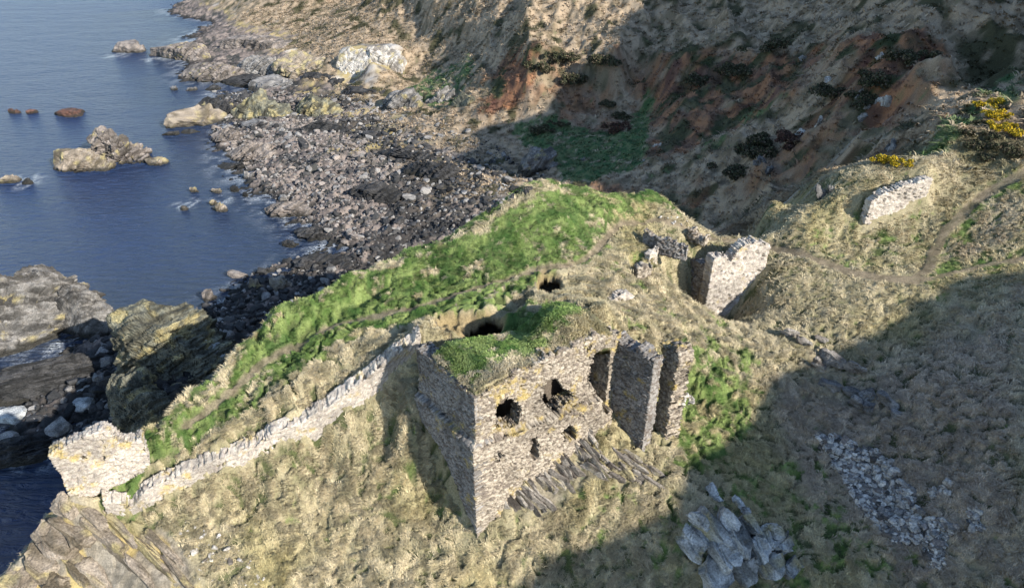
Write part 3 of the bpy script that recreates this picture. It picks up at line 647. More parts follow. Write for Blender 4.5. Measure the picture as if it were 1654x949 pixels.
# cross wall that stands out from the front, and its broken twin
R0 = at(992, 543, 25.3); R1 = at(1058, 579, 25.2)
cr = slab('cross_wall', [R0, R1], 1.0, lambda s: 16.6+0*s, lambda s: 25.2-.06*s, (), .045, 0, 8, None, lambda s, z: .10*ss(23.2, 25, z)-.06, rag=.3)  # darker stone set paints in the shade on its left face
rel(cr, hall)
T0 = at(1062, 540, 25.0); T1 = at(1098, 574, 24.9)
tw = slab('ruined_wall', [T0, T1], 1.15, 16.4, lambda s: 24.4+.5*np.sin(s*2.2)+.4*(s > 1.3), (), .055, 1, 9, None, lambda s, z: .08*ss(22.8, 24.8, z)-.05, rag=.8,
          extra=lambda s, z: (s > .15+.9*vn2(z*1.1, z*0, 5)) & (s < 2.35-.45*vn2(z*1.3, z*0+3, 6)))
tag(tw, 'ragged broken wall stub right of the dark cross wall, split from it by a black gap', 'ruined wall')
L2 = at(1075, 715, 17.2)
# curtain wall
cpts = np.array([[*(CW0+CWD*s_), z_] for s_, z_ in CWB])
ccs = np.append(0, np.cumsum(np.hypot(*np.diff(cpts[:, :2], axis=0).T)))
ct = slab('curtain_wall', cpts, .8, lambda s: 0*s-.9, lambda s: np.interp(s, [0, 4, ccs[-1]], [1.15, 1.5, 1.55])+(fbm(s*.8, s*0, 3, 99)-.5)*.5,
          (), .07, 2, 12, None, lambda s, z: -.05+.07*ss(10, 0, s), rag=.16, slump=.32, rough=.9, shear=lambda s: np.interp(s, ccs, cpts[:, 2]))
tag(ct, 'long low pale stone wall running down the turf slope from the hall to the western tip', 'wall')
# tower remnant on the western tip
W0 = at(80, 737, 20.0); W1 = at(192, 703, 20.2)
wtop = on_wall(W0, W1, [(80, 736), (100, 722), (120, 710), (150, 698), (165, 694), (182, 699), (190, 712), (213, 713)])
ws_, wz_ = np.array(wtop).T
wt = slab('tower_wall', [W0, W0+(W1-W0)*1.28], .95, lambda s: 15.6+.25*s, lambda s: np.interp(s, ws_, wz_), [on_wall(W0, W1, [(163, 737), (169, 737), (170, 744), (165, 745)]), on_wall(W0, W1, [(132, 736), (138, 736), (138, 741), (133, 741)])],
          .055, 2, 14, None, lambda s, z: .06-.02*s+.02*ss(18.6, 19.6, z), rag=.22)
tag(wt, 'pale square of tower wall with yellow lichen above the sea on the western tip', 'ruined wall')
# gatehouse block
gtop = on_wall(G0, G1, [(1150, 428), (1156, 416), (1170, 410), (1180, 420), (1192, 404), (1207, 396), (1230, 393), (1244, 396)])
gs_, gz_ = np.array(gtop).T
gb = on_wall(G0, G1, [(1146, 500), (1170, 517), (1190, 512), (1215, 478), (1243, 440)]); bs_, bz_ = np.array(gb).T
gate = empty('gatehouse_block', tuple(G0[:2])+(17.5,), 'tall sunlit block of pale masonry where the path leaves, dark pit at its left', 'ruined wall')
rel(slab('masonry_face', [G0, G1], 1.0, lambda s: np.interp(s, bs_, bz_)-1.6, lambda s: np.interp(s, gs_, gz_), (), .075, 2, 16, None, lambda s, z: 0*s-.12, rag=.35, stone=(.30, .2)), gate)
g2 = G0[:2]+np.array([-.35, 1.0])*0
rel(slab('side_face', [G0[:2]+np.array([-1.9, 4.6]), G0[:2]+np.array([.1, .3])], .8, 18.0, lambda s: 21.0+.36*s, (), .08, 0, 17, None, lambda s, z: 0*s-.2, rag=.4), gate)  # dark stone colour stands in for the shade on this left side
# pieces of wall round the pit
def piece(name, label, pxy, z, dz, thick, warm, seed, rag=.3, step=.07):
    p = [at(a, b, z) for a, b in pxy]
    o = slab(name, p, thick, z-dz, z, (), step, warm, seed, None, lambda s, z: 0*s-.1, rag=rag); tag(o, label, 'ruined wall'); return o
piece('wall_fragment', 'low dark wall half buried beside the path above the gatehouse pit', [(1038, 374), (1062, 384), (1092, 392), (1112, 396)], 25.2, 1.4, .5, 0, 21)
piece('wall_fragment', 'upright pale sliver of wall on the left rim of the gatehouse pit', [(1050, 412), (1066, 402)], 24.4, 2.0, .5, 2, 22)
piece('wall_fragment', 'grey lump of masonry in the grass below the pale sliver', [(1030, 434), (1054, 432)], 24.2, 1.9, .7, 1, 23)
piece('wall_fragment', 'small stone heap on the saddle where the path leaves the promontory', [(1112, 373), (1140, 382)], 24.2, .9, .8, 1, 24, .5)
U0 = at(1405, 333, 26.2); U1 = at(1507, 288, 28.2)
utop = on_wall(U0, U1, [(1405, 330), (1420, 317), (1460, 300), (1485, 291), (1504, 287), (1508, 290)]); ub = on_wall(U0, U1, [(1405, 352), (1412, 356), (1440, 342), (1470, 333), (1490, 322), (1508, 305)])
us_, uz_ = np.array(utop).T; vs_, vz_ = np.array(ub).T
up = slab('retaining_wall', [U0, U1], .8, lambda s: np.interp(s, vs_, vz_)-.5, lambda s: np.interp(s, us_, uz_), (), .07, 2, 26, None, lambda s, z: 0*s-.2, rag=.15)
tag(up, 'isolated pale stretch of wall set in the slope under the yellow gorse', 'wall')
# fallen slab of walling in the turf above the hall
fs = slab('fallen_masonry', [at(984, 489, 23.6), at(1026, 470, 24.0)], .7, 22.9, lambda s: 23.5+.55*np.sin(np.clip(s/2.2, 0, 1)*PI), (), .06, 2, 28, None, lambda s, z: 0*s-.2, rag=.12)
tag(fs, 'pale fallen lump of masonry lying in the turf above the hall', 'masonry block')

# ------------------------------------------------------------------ turf roof
def turf_roof():
    st = .075; ns = int((LF+.55)/st); ntt = int((RD+1.1)/st)
    S, T = np.meshgrid(np.linspace(.16, LF+.12, ns), np.linspace(.16, RD+.95, ntt), indexing='ij')
    x = A[0]+e1[0]*S+e2[0]*T; y = A[1]+e1[1]*S+e2[1]*T
    z = rbf_eval(RR, x, y); zb_ = base_z(x, y)
    k = ss(RD-.8, RD+.7, T); z = z*(1-k)+(zb_+.05)*k
    for poly, dep, soft in PITS:
        d = sdist(x, y, poly, 2.5)+.45*(fbm(x*1.7, y*1.7, 3, 31)-.5); z = z-(1-k)*dep*ss(soft, -soft*.9, d)
    z = z + (fbm(x/1.6, y/1.6, 4, 91)-.5)*.55 + (fbm(x*2.5, y*2.5, 3, 92)-.5)*.2
    # keep it just behind the wall heads in front and at the side
    front = np.interp(S, fs_, fz_)+.02+(T-.16)*.6+(fbm(S*1.3, T*.5, 3, 95)-.5)*.5; z = np.minimum(z, np.where(T < 1.6, front, 99)); z = np.minimum(z, np.where(S < 1.2, 25.2+(S-.16)*.7, 99))
    e = np.minimum(np.minimum(S-.16, LF+.12-S), np.minimum(T-.16, RD+.95-T))
    z = z-.8*ss(.12, -.02, e)
    idx = np.arange(ns*ntt).reshape(ns, ntt)
    Ft = np.stack([idx[:-1, :-1], idx[1:, :-1], idx[1:, 1:], idx[:-1, 1:]], -1).reshape(-1, 4)
    x, y, z = x.ravel(), y.ravel(), z.ravel(); n = len(x)
    Z = zones(x, y, z, np.zeros(n)); Z['rock'] *= 0
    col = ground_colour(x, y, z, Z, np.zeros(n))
    V = np.concatenate([np.stack([x, y, z], 1), np.stack([x, y, z-.55], 1)])
    rim = np.concatenate([idx[:, 0], idx[-1, 1:], idx[-2::-1, -1], idx[0, -2::-1]])
    R2 = np.stack([rim[1:], rim[:-1], rim[:-1]+n, rim[1:]+n], -1)
    o = mk('turf_roof', V, np.concatenate([Ft, Ft[:, ::-1]+n, R2]), M_ground, np.concatenate([col, col])); rel(o, hall)
    return np.stack([x, y, z], 1).reshape(ns, ntt, 3)
RV = turf_roof()

def vault(cham, hole, grow_, seed):
    """turf over a buried chamber, broken through by a hole"""
    c = np.array(cham); ctr = c.mean(0); big = ctr+(c-ctr)*grow_; lo = big.min(0); hi = big.max(0); st = .08
    nx_ = int((hi[0]-lo[0])/st)+1; ny_ = int((hi[1]-lo[1])/st)+1
    X, Y = np.meshgrid(np.linspace(lo[0], hi[0], nx_), np.linspace(lo[1], hi[1], ny_), indexing='ij'); x = X.ravel(); y = Y.ravel(); n = len(x)
    z = base_z(x, y); Z = zones(x, y, z, np.zeros(n)); Z['rock'] *= 0; z = detail(x, y, z, Z, Z['far'])+.03
    dh = sdist(x, y, np.array(hole), 3)+(fbm(x*2, y*2, 3, seed)-.5)*.5; inside = inq(x, y, [tuple(q) for q in big]); z = z-.35*ss(.5, 0, dh)-.9*ss(-.35, -.02, sdist(x, y, big, 3))
    keep = inside & (dh > 0); idx = np.arange(n).reshape(nx_, ny_); k2 = keep.reshape(nx_, ny_)
    Fq = np.stack([idx[:-1, :-1], idx[1:, :-1], idx[1:, 1:], idx[:-1, 1:]], -1).reshape(-1, 4); Fq = Fq[keep[Fq].all(1)]
    E_ = np.concatenate([Fq[:, [0, 1]], Fq[:, [1, 2]], Fq[:, [2, 3]], Fq[:, [3, 0]]]); key = np.sort(E_, 1); _, ix, ct_ = np.unique(key, axis=0, return_index=True, return_counts=True); R_ = E_[ix[ct_ == 1]]
    V = np.concatenate([np.stack([x, y, z], 1), np.stack([x, y, z-.6], 1)]); F_ = np.concatenate([Fq, Fq[:, ::-1]+n, np.stack([R_[:, 1], R_[:, 0], R_[:, 0]+n, R_[:, 1]+n], -1)])
    u, inv = np.unique(F_, return_inverse=True); col = ground_colour(x, y, z, Z, np.zeros(n)); col = mixc(col, np.array([.30, .22, .12]), ss(.5, .1, dh)*.7); col = np.concatenate([col, col*0+np.array([.15, .12, .09])])
    rel(mk('turf_vault', V[u], inv.reshape(F_.shape), M_ground, col[u]), hall)
vault(VAULT1, [at(a, b, 24.15)[:2] for a, b in ((748, 524), (764, 513), (798, 511), (812, 524), (800, 537), (760, 537))], 1.16, 61)
vault(VAULT2, [at(a, b, 24.4)[:2] for a, b in ((868, 456), (880, 446), (900, 452), (904, 466), (888, 473), (872, 466))], 1.4, 62)
# ------------------------------------------------------------------ rocks
import bmesh
_ico = {}
def ico(sub):
    if sub not in _ico:
        bm = bmesh.new(); bmesh.ops.create_icosphere(bm, subdivisions=sub, radius=1)
        _ico[sub] = (np.array([v.co[:] for v in bm.verts]), np.array([[v.index for v in f.verts] for f in bm.faces])); bm.free()
    return _ico[sub]
def rock_shape(seed, sub=3, cuts=9, box=.6, depth=(.55, .85)):
    V, F = ico(sub); V = V.copy(); rg = np.random.RandomState(seed)
    V = np.sign(V)*np.abs(V)**box; V /= np.abs(V).max()
    for k in range(cuts):
        n = rg.randn(3); n /= np.linalg.norm(n); d = rg.uniform(*depth); h = V@n-d; m = h > 0; V[m] -= n*h[m][:, None]
    V = V*(1+(fbm3(V[:, 0]*2+seed*3.1, V[:, 1]*2, V[:, 2]*2, 3, seed)-.5)*.35)[:, None]
    return V, F
def rot(ax, ay, az):
    return np.array(Matrix.Rotation(az, 3, 'Z') @ Matrix.Rotation(ay, 3, 'Y') @ Matrix.Rotation(ax, 3, 'X'))
PAL = {'pink': ([.15, .128, .112], [.31, .265, .23], [.09, .08, .07]), 'grey': ([.16, .15, .14], [.32, .30, .275], [.07, .068, .065]), 'dark': ([.028, .028, .028], [.075, .072, .07], [.015, .015, .015]),
       'tan': ([.20, .165, .125], [.36, .30, .235], [.10, .08, .05]), 'red': ([.10, .05, .035], [.19, .10, .075], [.04, .03, .025]), 'blue': ([.33, .335, .325], [.58, .58, .55], [.10, .10, .09]),
       'pale': ([.34, .31, .27], [.60, .56, .50], [.16, .14, .12]), 'slate': ([.18, .155, .13], [.37, .33, .28], [.07, .055, .045]), 'shale': ([.13, .12, .108], [.29, .27, .245], [.045, .042, .038]), 'olive': ([.10, .098, .075], [.23, .22, .16], [.05, .045, .03])}
def fracture(W, bn, bs, seed):
    """joints: the rock parts into blocks along the beds"""
    t1 = np.cross(bn, [0, 0, 1.]); t1 /= np.linalg.norm(t1)+1e-6; t2 = np.cross(bn, t1)
    w1, w2, wc = worley3((W@t1)/(bs*3.2), (W@t2)/(bs*2.2), (W@bn)/bs, seed+11)
    v1, v2, vc = worley3((W@t1)/(bs*9), (W@t2)/(bs*7), (W@bn)/(bs*2.8), seed+17)
    return (wc-.5)*.8-.4*ss(.12, 0, w2-w1)+(vc-.5)*1.3-.3*ss(.05, 0, v2-v1)
def rock_col(V, pal, seed, wet=None, lich=0., bedn=None, tide=None):
    lo, hi, dk = [np.array(c) for c in PAL[pal]]; x, y, z = V.T; n = len(x)
    c = mixc(np.repeat(lo[None], n, 0), hi, ss(.3, .7, fbm3(x*1.3, y*1.3, z*1.3, 4, seed)))
    if bedn is not None:
        q = V@bedn; c = mixc(c, dk, ss(.50, .66, fbm3(q*1.4, x*.3, y*.3, 4, seed+1))*.8)
    c = mixc(c, dk, ss(.60, .72, fbm3(x*2.6, y*2.6, z*2.6, 3, seed+2))*.6)
    if lich: c = mixc(c, np.array([.42, .35, .17]), ss(.63-lich*.2, .75-lich*.18, fbm3(x*.8, y*.8, z*.8, 4, seed+3))*.75)
    if tide is not None: c = mixc(c, np.array([.03, .028, .022]), ss(tide+.5, tide, z+(fbm(x, y, 3, seed)-.5)*.7)*.9)
    return c
def strata(name, c, half, rz, bed, seed, pal='grey', sub=6, lich=0., th=.45, step=.35, tide=.35, cuts=8, box=.7, label=None, cat='rock', group=None, tilt=(0, 0), depth=(.6, .9), parent=None):
    """bedrock mass: beds of uneven hardness stand out as ribs. bed=(dip direction deg, dip deg)"""
    V, F = rock_shape(seed, sub, cuts, box, depth); c = np.array(c, float)
    V = (V*np.array(half))@rot(tilt[0], tilt[1], rz).T
    da, dp = math.radians(bed[0]), math.radians(bed[1]); bn = np.array([math.sin(dp)*math.cos(da), math.sin(dp)*math.sin(da), math.cos(dp)])
    W = V+c; q = W@bn/th+(fbm3(W[:, 0]*.35, W[:, 1]*.35, W[:, 2]*.35, 3, seed)-.5)*2.2
    k = np.floor(q).astype(np.int64); f = q-k
    h0 = hsh(k, k*0, 0, seed); h1 = hsh(k+1, k*0, 0, seed); hh = h0+(h1-h0)*ss(.75, 1, f)
    r = V/(np.linalg.norm(V/np.array(half), axis=1)[:, None]+1e-6)/np.array(half).mean(); r /= np.linalg.norm(r, axis=1)[:, None]+1e-9
    r = r-np.outer(r@bn, bn)*.8
    V = V+r*((hh-.5)*step*2.1 + (fbm3(W[:, 0]*1.2, W[:, 1]*1.2, W[:, 2]*1.2, 4, seed+7)-.5)*step*2.2 - .5*step*ss(.12, 0, f))[:, None]
    V = V+r*(fracture(W, bn, max(th*1.1, .12), seed)*step*1.5)[:, None]
    W = V+c; col = rock_col(W, pal, seed, lich=lich, bedn=bn/th*.45, tide=tide)
    o = mk(name, V, F, M_rock, col, False, parent); o.location = c
    if label: tag(o, label, cat, group)
    return o
def sea_rock(l, r, yt, yb, seed, pal, label, sub=5, rz=None, lich=0., flat=.6, bed=(200, 55), name='sea_rock', step=None, group=None, cat='rock', deep=None, z0=0, **kw):
    """a rock measured by its left, right, top and waterline on the photograph"""
    p = at((l+r)/2, yb, z0); dd = p[1]*CP+(CZ-z0)*SP; wd = (r-l)/FOC*dd
    dp = flat*wd; q = at((l+r)/2, yt, z0); 
    # height: the top edge seen over the middle of the rock
    ym = p[1]+dp*.45; s = ray((l+r)/2, yt); ht = max(.25, (CZ+s[2]*ym/s[1])-z0)
    return strata(name, (p[0], p[1]+dp*.5, z0-ht*.15), (wd*.6, dp*.6, ht*1.22), math.radians(rz or 0), bed, seed, pal, sub, lich, max(.12, ht*.16), step if step is not None else max(.08, ht*.13), z0+.22, label=label, cat=cat, group=group, **kw)
for l, r, a, b, sd, pal, z0, lab in [
    (296, 372, 108, 124, 180, 'dark', .2, 'low black ledge reaching furthest left from the far shore'), (352, 440, 124, 140, 181, 'dark', .4, 'black shelf between the pink reef and the dark ridges'), (400, 500, 126, 150, 182, 'grey', .9, 'broken grey shelf above the dark ridges'),
    (480, 560, 120, 146, 183, 'dark', 1.6, 'dark shelf under the yellow lichened knoll'), (545, 640, 138, 162, 184, 'dark', 2.4, 'dark ledges below the pale cliff'), (385, 470, 196, 216, 185, 'grey', .8, 'grey ledge just below the ribbed ridge'), (470, 570, 196, 222, 186, 'dark', 1.4, 'long dark ledge across the upper beach'),
    (350, 410, 262, 276, 187, 'dark', .1, 'black ledge awash where the beach narrows'), (430, 500, 330, 352, 188, 'pink', .3, 'pink ledge at the lower edge of the beach'), (470, 545, 372, 392, 189, 'dark', .1, 'dark ledge beside the last pool of the beach'), (560, 650, 300, 330, 190, 'dark', 1.4, 'dark hump in the middle of the beach'),
    (470, 560, 420, 445, 191, 'dark', .3, 'dark weed-covered ledge at the headland foot'), (610, 700, 240, 262, 192, 'dark', 2.4, 'long dark ledge on the upper beach'), (660, 760, 262, 290, 193, 'dark', 3.0, 'black ledges in the shade of the headland')]:
    sea_rock(l, r, a, b, sd, pal, lab, 5, -10+(sd*13) % 24-12, 0, .5, (150, 50), 'rock_ledge', z0=z0-.3, cuts=9, box=.8, depth=(.6, .88), step=.35)
sea_rock(122, 256, 205, 262, 101, 'pink', 'largest jagged pinkish stack standing in the open sea', 7, -14, .06, .45, (160, 48), 'sea_stack', step=.95, cuts=14, depth=(.4, .75), box=1.1)
sea_rock(78, 172, 246, 279, 102, 'tan', 'low yellowish rock shelf at the foot of the largest sea stack', 6, 6, .5, .4, (160, 48), cat='rock')
for l, r, a, b, sd, pal, lab in [
    (84, 98, 243, 253, 103, 'tan', 'tiny tan rock in the sea left of the largest stack'), (232, 268, 254, 267, 104, 'tan', 'thin ochre rock just right of the largest sea stack'),
    (84, 132, 174, 188, 105, 'red', 'dark reddish weed-covered reef behind the largest sea stack'), (10, 30, 176, 184, 106, 'red', 'leftmost speck of red-brown reef in the far sea'),
    (42, 58, 177, 184, 107, 'red', 'small red-brown reef between two others in the far sea'), (-8, 24, 286, 297, 108, 'tan', 'ochre rock at the left edge of the photo'),
    (36, 50, 289, 298, 109, 'dark', 'small dark rock in surf near the left edge'), (258, 345, 174, 205, 110, 'tan', 'long pale wedge of rock between the largest stack and the shore'),
    (262, 287, 211, 219, 111, 'dark', 'black low rock below the long pale wedge'), (292, 320, 209, 216, 112, 'dark', 'black sliver of rock off the tip of the shore'),
    (306, 319, 302, 311, 113, 'tan', 'small pale rock alone in the bay'), (341, 356, 304, 312, 114, 'tan', 'small ochre rock in the bay nearer the beach'), (337, 351, 323, 332, 115, 'tan', 'left one of two touching ochre rocks in the bay'),
    (343, 364, 329, 342, 116, 'tan', 'right larger one of two touching ochre rocks in the bay'), (287, 304, 333, 340, 117, 'tan', 'low wave-washed pale rock in the bay'), (371, 386, 300, 310, 118, 'dark', 'round dark rock in the shallows of the bay'),
    (391, 402, 310, 318, 119, 'dark', 'small dark rock beside the round one in the shallows'), (275, 288, 137, 146, 120, 'grey', 'small grey rock off the second reef'), (298, 316, 140, 147, 121, 'grey', 'flat grey rock off the second reef'),
    (328, 352, 139, 147, 122, 'dark', 'dark flat rock off the second reef'), (173, 228, 66, 86, 123, 'pink', 'rounded pink skerry at the top of the sea'), (310, 332, 92, 101, 124, 'pink', 'small rock in white surf between the far reefs'),
    (388, 407, 273, 290, 125, 'grey', 'round grey boulder at the edge of the beach rocks'), (326, 346, 466, 486, 126, 'pink', 'brown boulder standing alone in deep blue water'), (318, 342, 500, 519, 127, 'dark', 'round black boulder off the headland foot'),
    (401, 424, 449, 475, 128, 'tan', 'pointed ochre rock near the headland foot'), (427, 470, 449, 476, 129, 'tan', 'broad ochre rock near the headland foot'), (370, 392, 468, 477, 130, 'dark', 'low black rock left of the ochre rocks'),
    (454, 479, 388, 399, 131, 'dark', 'dark rock awash below the beach'), (196, 214, 524, 545, 132, 'dark', 'black knob of rock in surf beside the striped slabs'), (372, 400, 482, 505, 133, 'dark', 'square black boulder at the headland foot')]:
    sea_rock(l, r, a, b, sd, pal, lab, 4, (sd*37) % 40-20, .2 if pal == 'tan' else 0, .55, cuts=8, box=.8)
# reefs and ridges of the far shore
for l, r, a, b, sd, pal, li, z0, lab in [
    (232, 350, 70, 100, 140, 'pink', .1, 0, 'long pink reef running out under the top edge'), (340, 470, 62, 92, 141, 'pink', .0, .5, 'landward continuation of the long pink reef'),
    (290, 400, 104, 132, 142, 'pink', .1, .3, 'jagged pinkish reef behind the dark ridges'), (380, 470, 95, 128, 143, 'grey', .0, .8, 'grey broken ridge behind the dark ridges'),
    (306, 385, 150, 190, 144, 'dark', .1, .2, 'blackest ridge at the water edge of the far shore'), (372, 466, 145, 198, 145, 'olive', .45, .6, 'dark ridge with sloping ribs and a yellow crest'),
    (452, 548, 156, 194, 146, 'olive', .5, 1, 'second ribbed ridge with a yellow crest to its right'), (440, 545, 88, 130, 147, 'tan', .7, 2.2, 'yellow lichen-covered knoll below the white cliff'),
    (690, 742, 138, 176, 148, 'grey', .15, 4.0, 'left jagged grey tor at the back of the beach'), (735, 782, 150, 192, 149, 'olive', .2, 5, 'ribbed dark tor right of the jagged grey one'), (835, 906, 238, 278, 150, 'grey', .1, 6.2, 'cracked grey crag rising from the green flat'),
    (340, 400, 205, 232, 151, 'pink', .0, .2, 'low pink ledge at the water by the beach'), (352, 440, 236, 262, 152, 'pink', .0, .3, 'ragged pink ledge reaching into the shallows'), (540, 606, 84, 132, 153, 'pale', .35, 3, 'pale cliff buttress left of the dark cleft'),
    (588, 655, 76, 122, 154, 'pale', .2, 4.5, 'whitest cliff buttress right of the dark cleft'), (620, 700, 150, 180, 155, 'grey', .2, 3.6, 'low grey hump among the beach stones')]:
    sea_rock(l, r, a, b, sd, pal, lab, 6, -12, li, .5, (150, 50), 'rock_ridge', z0=z0-.3, cuts=11, box=.85, depth=(.6, .88), step=.42)
# the striped slabs at the left and the block on the flank of the headland
strata('striped_slab', at(30, 545, 1)+np.array([-2, 1, 0]), (10.0, 4.2, 8.8), math.radians(38), (118, 62), 160, 'shale', 7, .03, .30, .5, .6, 8, .8, 'big pale striped rock slab at the left edge, lit by the sun', 'rock', tilt=(-.1, .45), depth=(.66, .9))
strata('striped_slab', at(95, 528, .5)+np.array([0, 2.5, 0]), (7.4, 2.6, 6.8), math.radians(-24), (118, 58), 161, 'shale', 7, .0, .30, .30, .5, 7, .8, 'smaller brown striped slab behind the big pale one', 'rock', tilt=(0, .35))
strata('rock_rib', at(110, 615, .5), (8.5, 2.4, 3.0), math.radians(24), (118, 55), 162, 'dark', 7, 0, .3, .3, .5, 6, .8, 'low dark ribbed ridge in shade between the surf inlets', 'rock')
strata('rock_block', at(290, 620, 3.5), (8.6, 5.0, 8.6), math.radians(-28), (140, 40), 163, 'olive', 7, .3, .35, .35, .5, 9, .75, 'tall block of grey and olive rock against the seaward flank of the headland', 'rock', depth=(.68, .92))
strata('rock_block', at(305, 560, 8)+np.array([0, .5, -.8]), (5.4, 3.2, 3.4), math.radians(-30), (140, 40), 164, 'blue', 6, 0, .25, .25, .5, 8, .8, 'lichen-whitened top of the rock block beside the grass edge', 'rock')
strata('rock_block', at(235, 690, 4)+np.array([0, .5, .5]), (3.6, 2.6, 5.2), math.radians(-38), (140, 60), 165, 'olive', 6, .35, .25, .25, .5, 8, .8, 'olive ribbed rock just behind the tower wall', 'rock')
strata('rock_mound', at(35, 735, .1), (3.4, 2.0, 1.6), .2, (118, 55), 166, 'dark', 6, 0, .25, .25, .4, 7, .85, 'dark mound of rock awash at the left edge', 'rock')
for i, (px, py, s, lab) in enumerate([(140, 632, 1.5, 'flat grey boulder, largest of those in the dark cove'), (118, 640, .8, 'small boulder left of the flat one in the dark cove'), (105, 650, .7, 'nearest small boulder of the row in the dark cove'), (130, 655, 1.3, 'grey boulder below the flat one in the dark cove'),
        (95, 690, 1.5, 'pale grey boulder beside the tide pool'), (70, 675, 1.0, 'boulder between the two arms of the tide pool'), (20, 672, 1.6, 'rounded boulder at the left end of the tide pool'), (135, 655, .9, 'grey boulder touching the one below the flat one'), (10, 715, 1.6, 'dark boulder under the left shore of the cove'), (160, 700, 1.4, 'wet boulder nearest the tower wall')]):
    p = at(px, py, .6); strata('boulder', p, (s, s*.8, s*.55), i*1.1, (30, 20), 170+i, 'grey' if i % 3 else 'blue', 4, 0, .3, .06, .2, 8, .8, lab, 'boulder')
# near outcrops: blocks of bedrock breaking through the turf
def fz(x, y):
    """height of the finished ground"""
    th = np.degrees(np.arctan2(x, y)); r = np.hypot(x, y); nr, nc = TI.shape
    j = np.clip((th+64)/128*(nc-1), 0, nc-1.001); i = np.clip((np.clip(np.log(np.maximum(r, 13.)/13.)/math.log(480/13.), 0, 1))**(1/.93)*(nr-1), 0, nr-1.001)
    i0 = i.astype(int); j0 = j.astype(int); fi = i-i0; fj = j-j0; z = TV[:, 2]
    return (z[TI[i0, j0]]*(1-fi)+z[TI[i0+1, j0]]*fi)*(1-fj)+(z[TI[i0, j0+1]]*(1-fi)+z[TI[i0+1, j0+1]]*fi)*fj
def blocks(name, items, pal, label, cat='rock outcrop', sub=4, lich=0., noise=.1, tide=None, box=.42):
    """items: (px, py, half length, half width, half height, heading deg, pitch deg, sink)"""
    Vs = []; Fs = []; Cs = []; off = 0; c0 = None
    for i, (px, py, a, b, c, hd, pt, up) in enumerate(items):
        h = hit(px, py); sd = int(px*7+py*3+i) % 9973
        V, F = rock_shape(sd, sub, 9, box, (.62, .95)); R = rot(0, math.radians(pt), math.radians(hd)); V = (V*np.array([a, b, c]))@R.T
        z = float(fz(np.array([h[0]]), np.array([h[1]]))[0]); P0 = np.array([h[0], h[1], z+up+(.18 if px > 1260 and py < 700 else 0)])
        if c0 is None: c0 = P0
        W = V+P0; bn = R@np.array([0, .5, .8]); W = W+(bn[None]*((fbm3(W[:, 0]*2.2, W[:, 1]*2.2, W[:, 2]*2.2, 4, sd)-.5)*noise*3)[:, None])
        ax_ = V/(np.linalg.norm(V, axis=1)[:, None]+1e-6); W = W+ax_*(fracture(W, bn/np.linalg.norm(bn), max(b*.5, .06), sd)*min(b, c)*.30)[:, None]
        q = W@bn; W = W+np.outer((hsh(np.floor(q*7).astype(np.int64), 0*q.astype(np.int64), 0, sd)-.5)*noise*.8, R@np.array([1, .3, 0]))
        Vs.append(W-c0); Fs.append(F+off); off += len(V); Cs.append(rock_col(W, pal, sd, lich=lich, bedn=bn*1.3, tide=tide))
    o = mk(name, np.concatenate(Vs), np.concatenate(Fs), M_rock, np.concatenate(Cs), False); o.location = c0
    tag(o, label, cat); return o
rg = random.Random(5)
def heading(px, py, qx, qy):
    a = hit(px, py); b = hit(qx, qy); return math.degrees(math.atan2(b[1]-a[1], b[0]-a[0])), math.degrees(math.atan2(a[2]-b[2], np.hypot(*(b-a)[:2])))
hd, pt = heading(1130, 820, 1190, 900)
blocks('rock_outcrop', [(p_[0], p_[1], p_[2]*.85, p_[3]*1.5, p_[4]*1.15, p_[5], p_[6], p_[7]+.22) for p_ in [(1118, 885, 1.3, .42, .6, hd, pt, .15), (1128, 850, .9, .3, .5, hd, pt, .12), (1150, 865, 1.7, .5, .7, hd, pt, .2), (1165, 900, 1.3, .55, .8, hd, pt, .2), (1178, 858, 1.2, .35, .6, hd, pt, .2), (1195, 880, 1.3, .5, .8, hd, pt, .2), (1212, 858, .9, .35, .5, hd, pt, .15),
    (1225, 890, .9, .6, .8, hd-20, pt, .1), (1245, 870, .8, .5, .7, hd-20, pt, .15), (1262, 885, .7, .6, .8, hd-10, pt, 0), (1240, 915, .9, .8, .8, hd, pt, -.1), (1205, 925, .9, .7, .8, hd, pt, -.1), (1150, 925, 1.1, .6, .8, hd, pt, -.1), (1270, 920, .7, .8, .9, hd, pt, -.1),
    (1192, 815, .55, .16, .2, hd, pt, .05), (1150, 798, .5, .2, .2, hd, pt, .05), (1160, 808, .4, .15, .2, hd, pt, .03), (1205, 830, .5, .15, .2, hd, pt, .03)]], 'blue', 'blue-grey fissured slabs breaking out of the shaded turf near the bottom edge', lich=.1, sub=5, noise=.07, box=.27)
hd2, pt2 = heading(830, 760, 885, 820)
it = []
for i in range(90):
    u = rg.random(); v = rg.random(); px = 785+u*165+v*18; py = 838-u*92-70*(1-v)+v*18 - (12 if u < .3 else 0)
    it.append((px, py, rg.uniform(.5, 1.15), rg.uniform(.05, .14), rg.uniform(.3, .6), hd2+rg.uniform(-9, 9), pt2+rg.uniform(-12, 8), rg.uniform(-.05, .25)))
blocks('slate_ledges', it, 'slate', 'tilted brown slate plates at the foot of the sunlit hall front', sub=3, lich=.2, noise=.07)
it = []
for i in range(26):
    u = rg.random(); px = 935+u*130+rg.uniform(-8, 8); py = 735+rg.random()*42+u*10
    it.append((px, py, rg.uniform(.5, 1.1), rg.uniform(.06, .12), rg.uniform(.15, .32), hd2+10+rg.uniform(-8, 8), pt2-8+rg.uniform(-6, 6), rg.uniform(.02, .2)))
blocks('slate_ledges', it, 'slate', 'thin dark-shadowed slate ribs in the grass below the cross wall', sub=3, lich=.15, noise=.06)
hd3, pt3 = heading(1300, 570, 1400, 610)
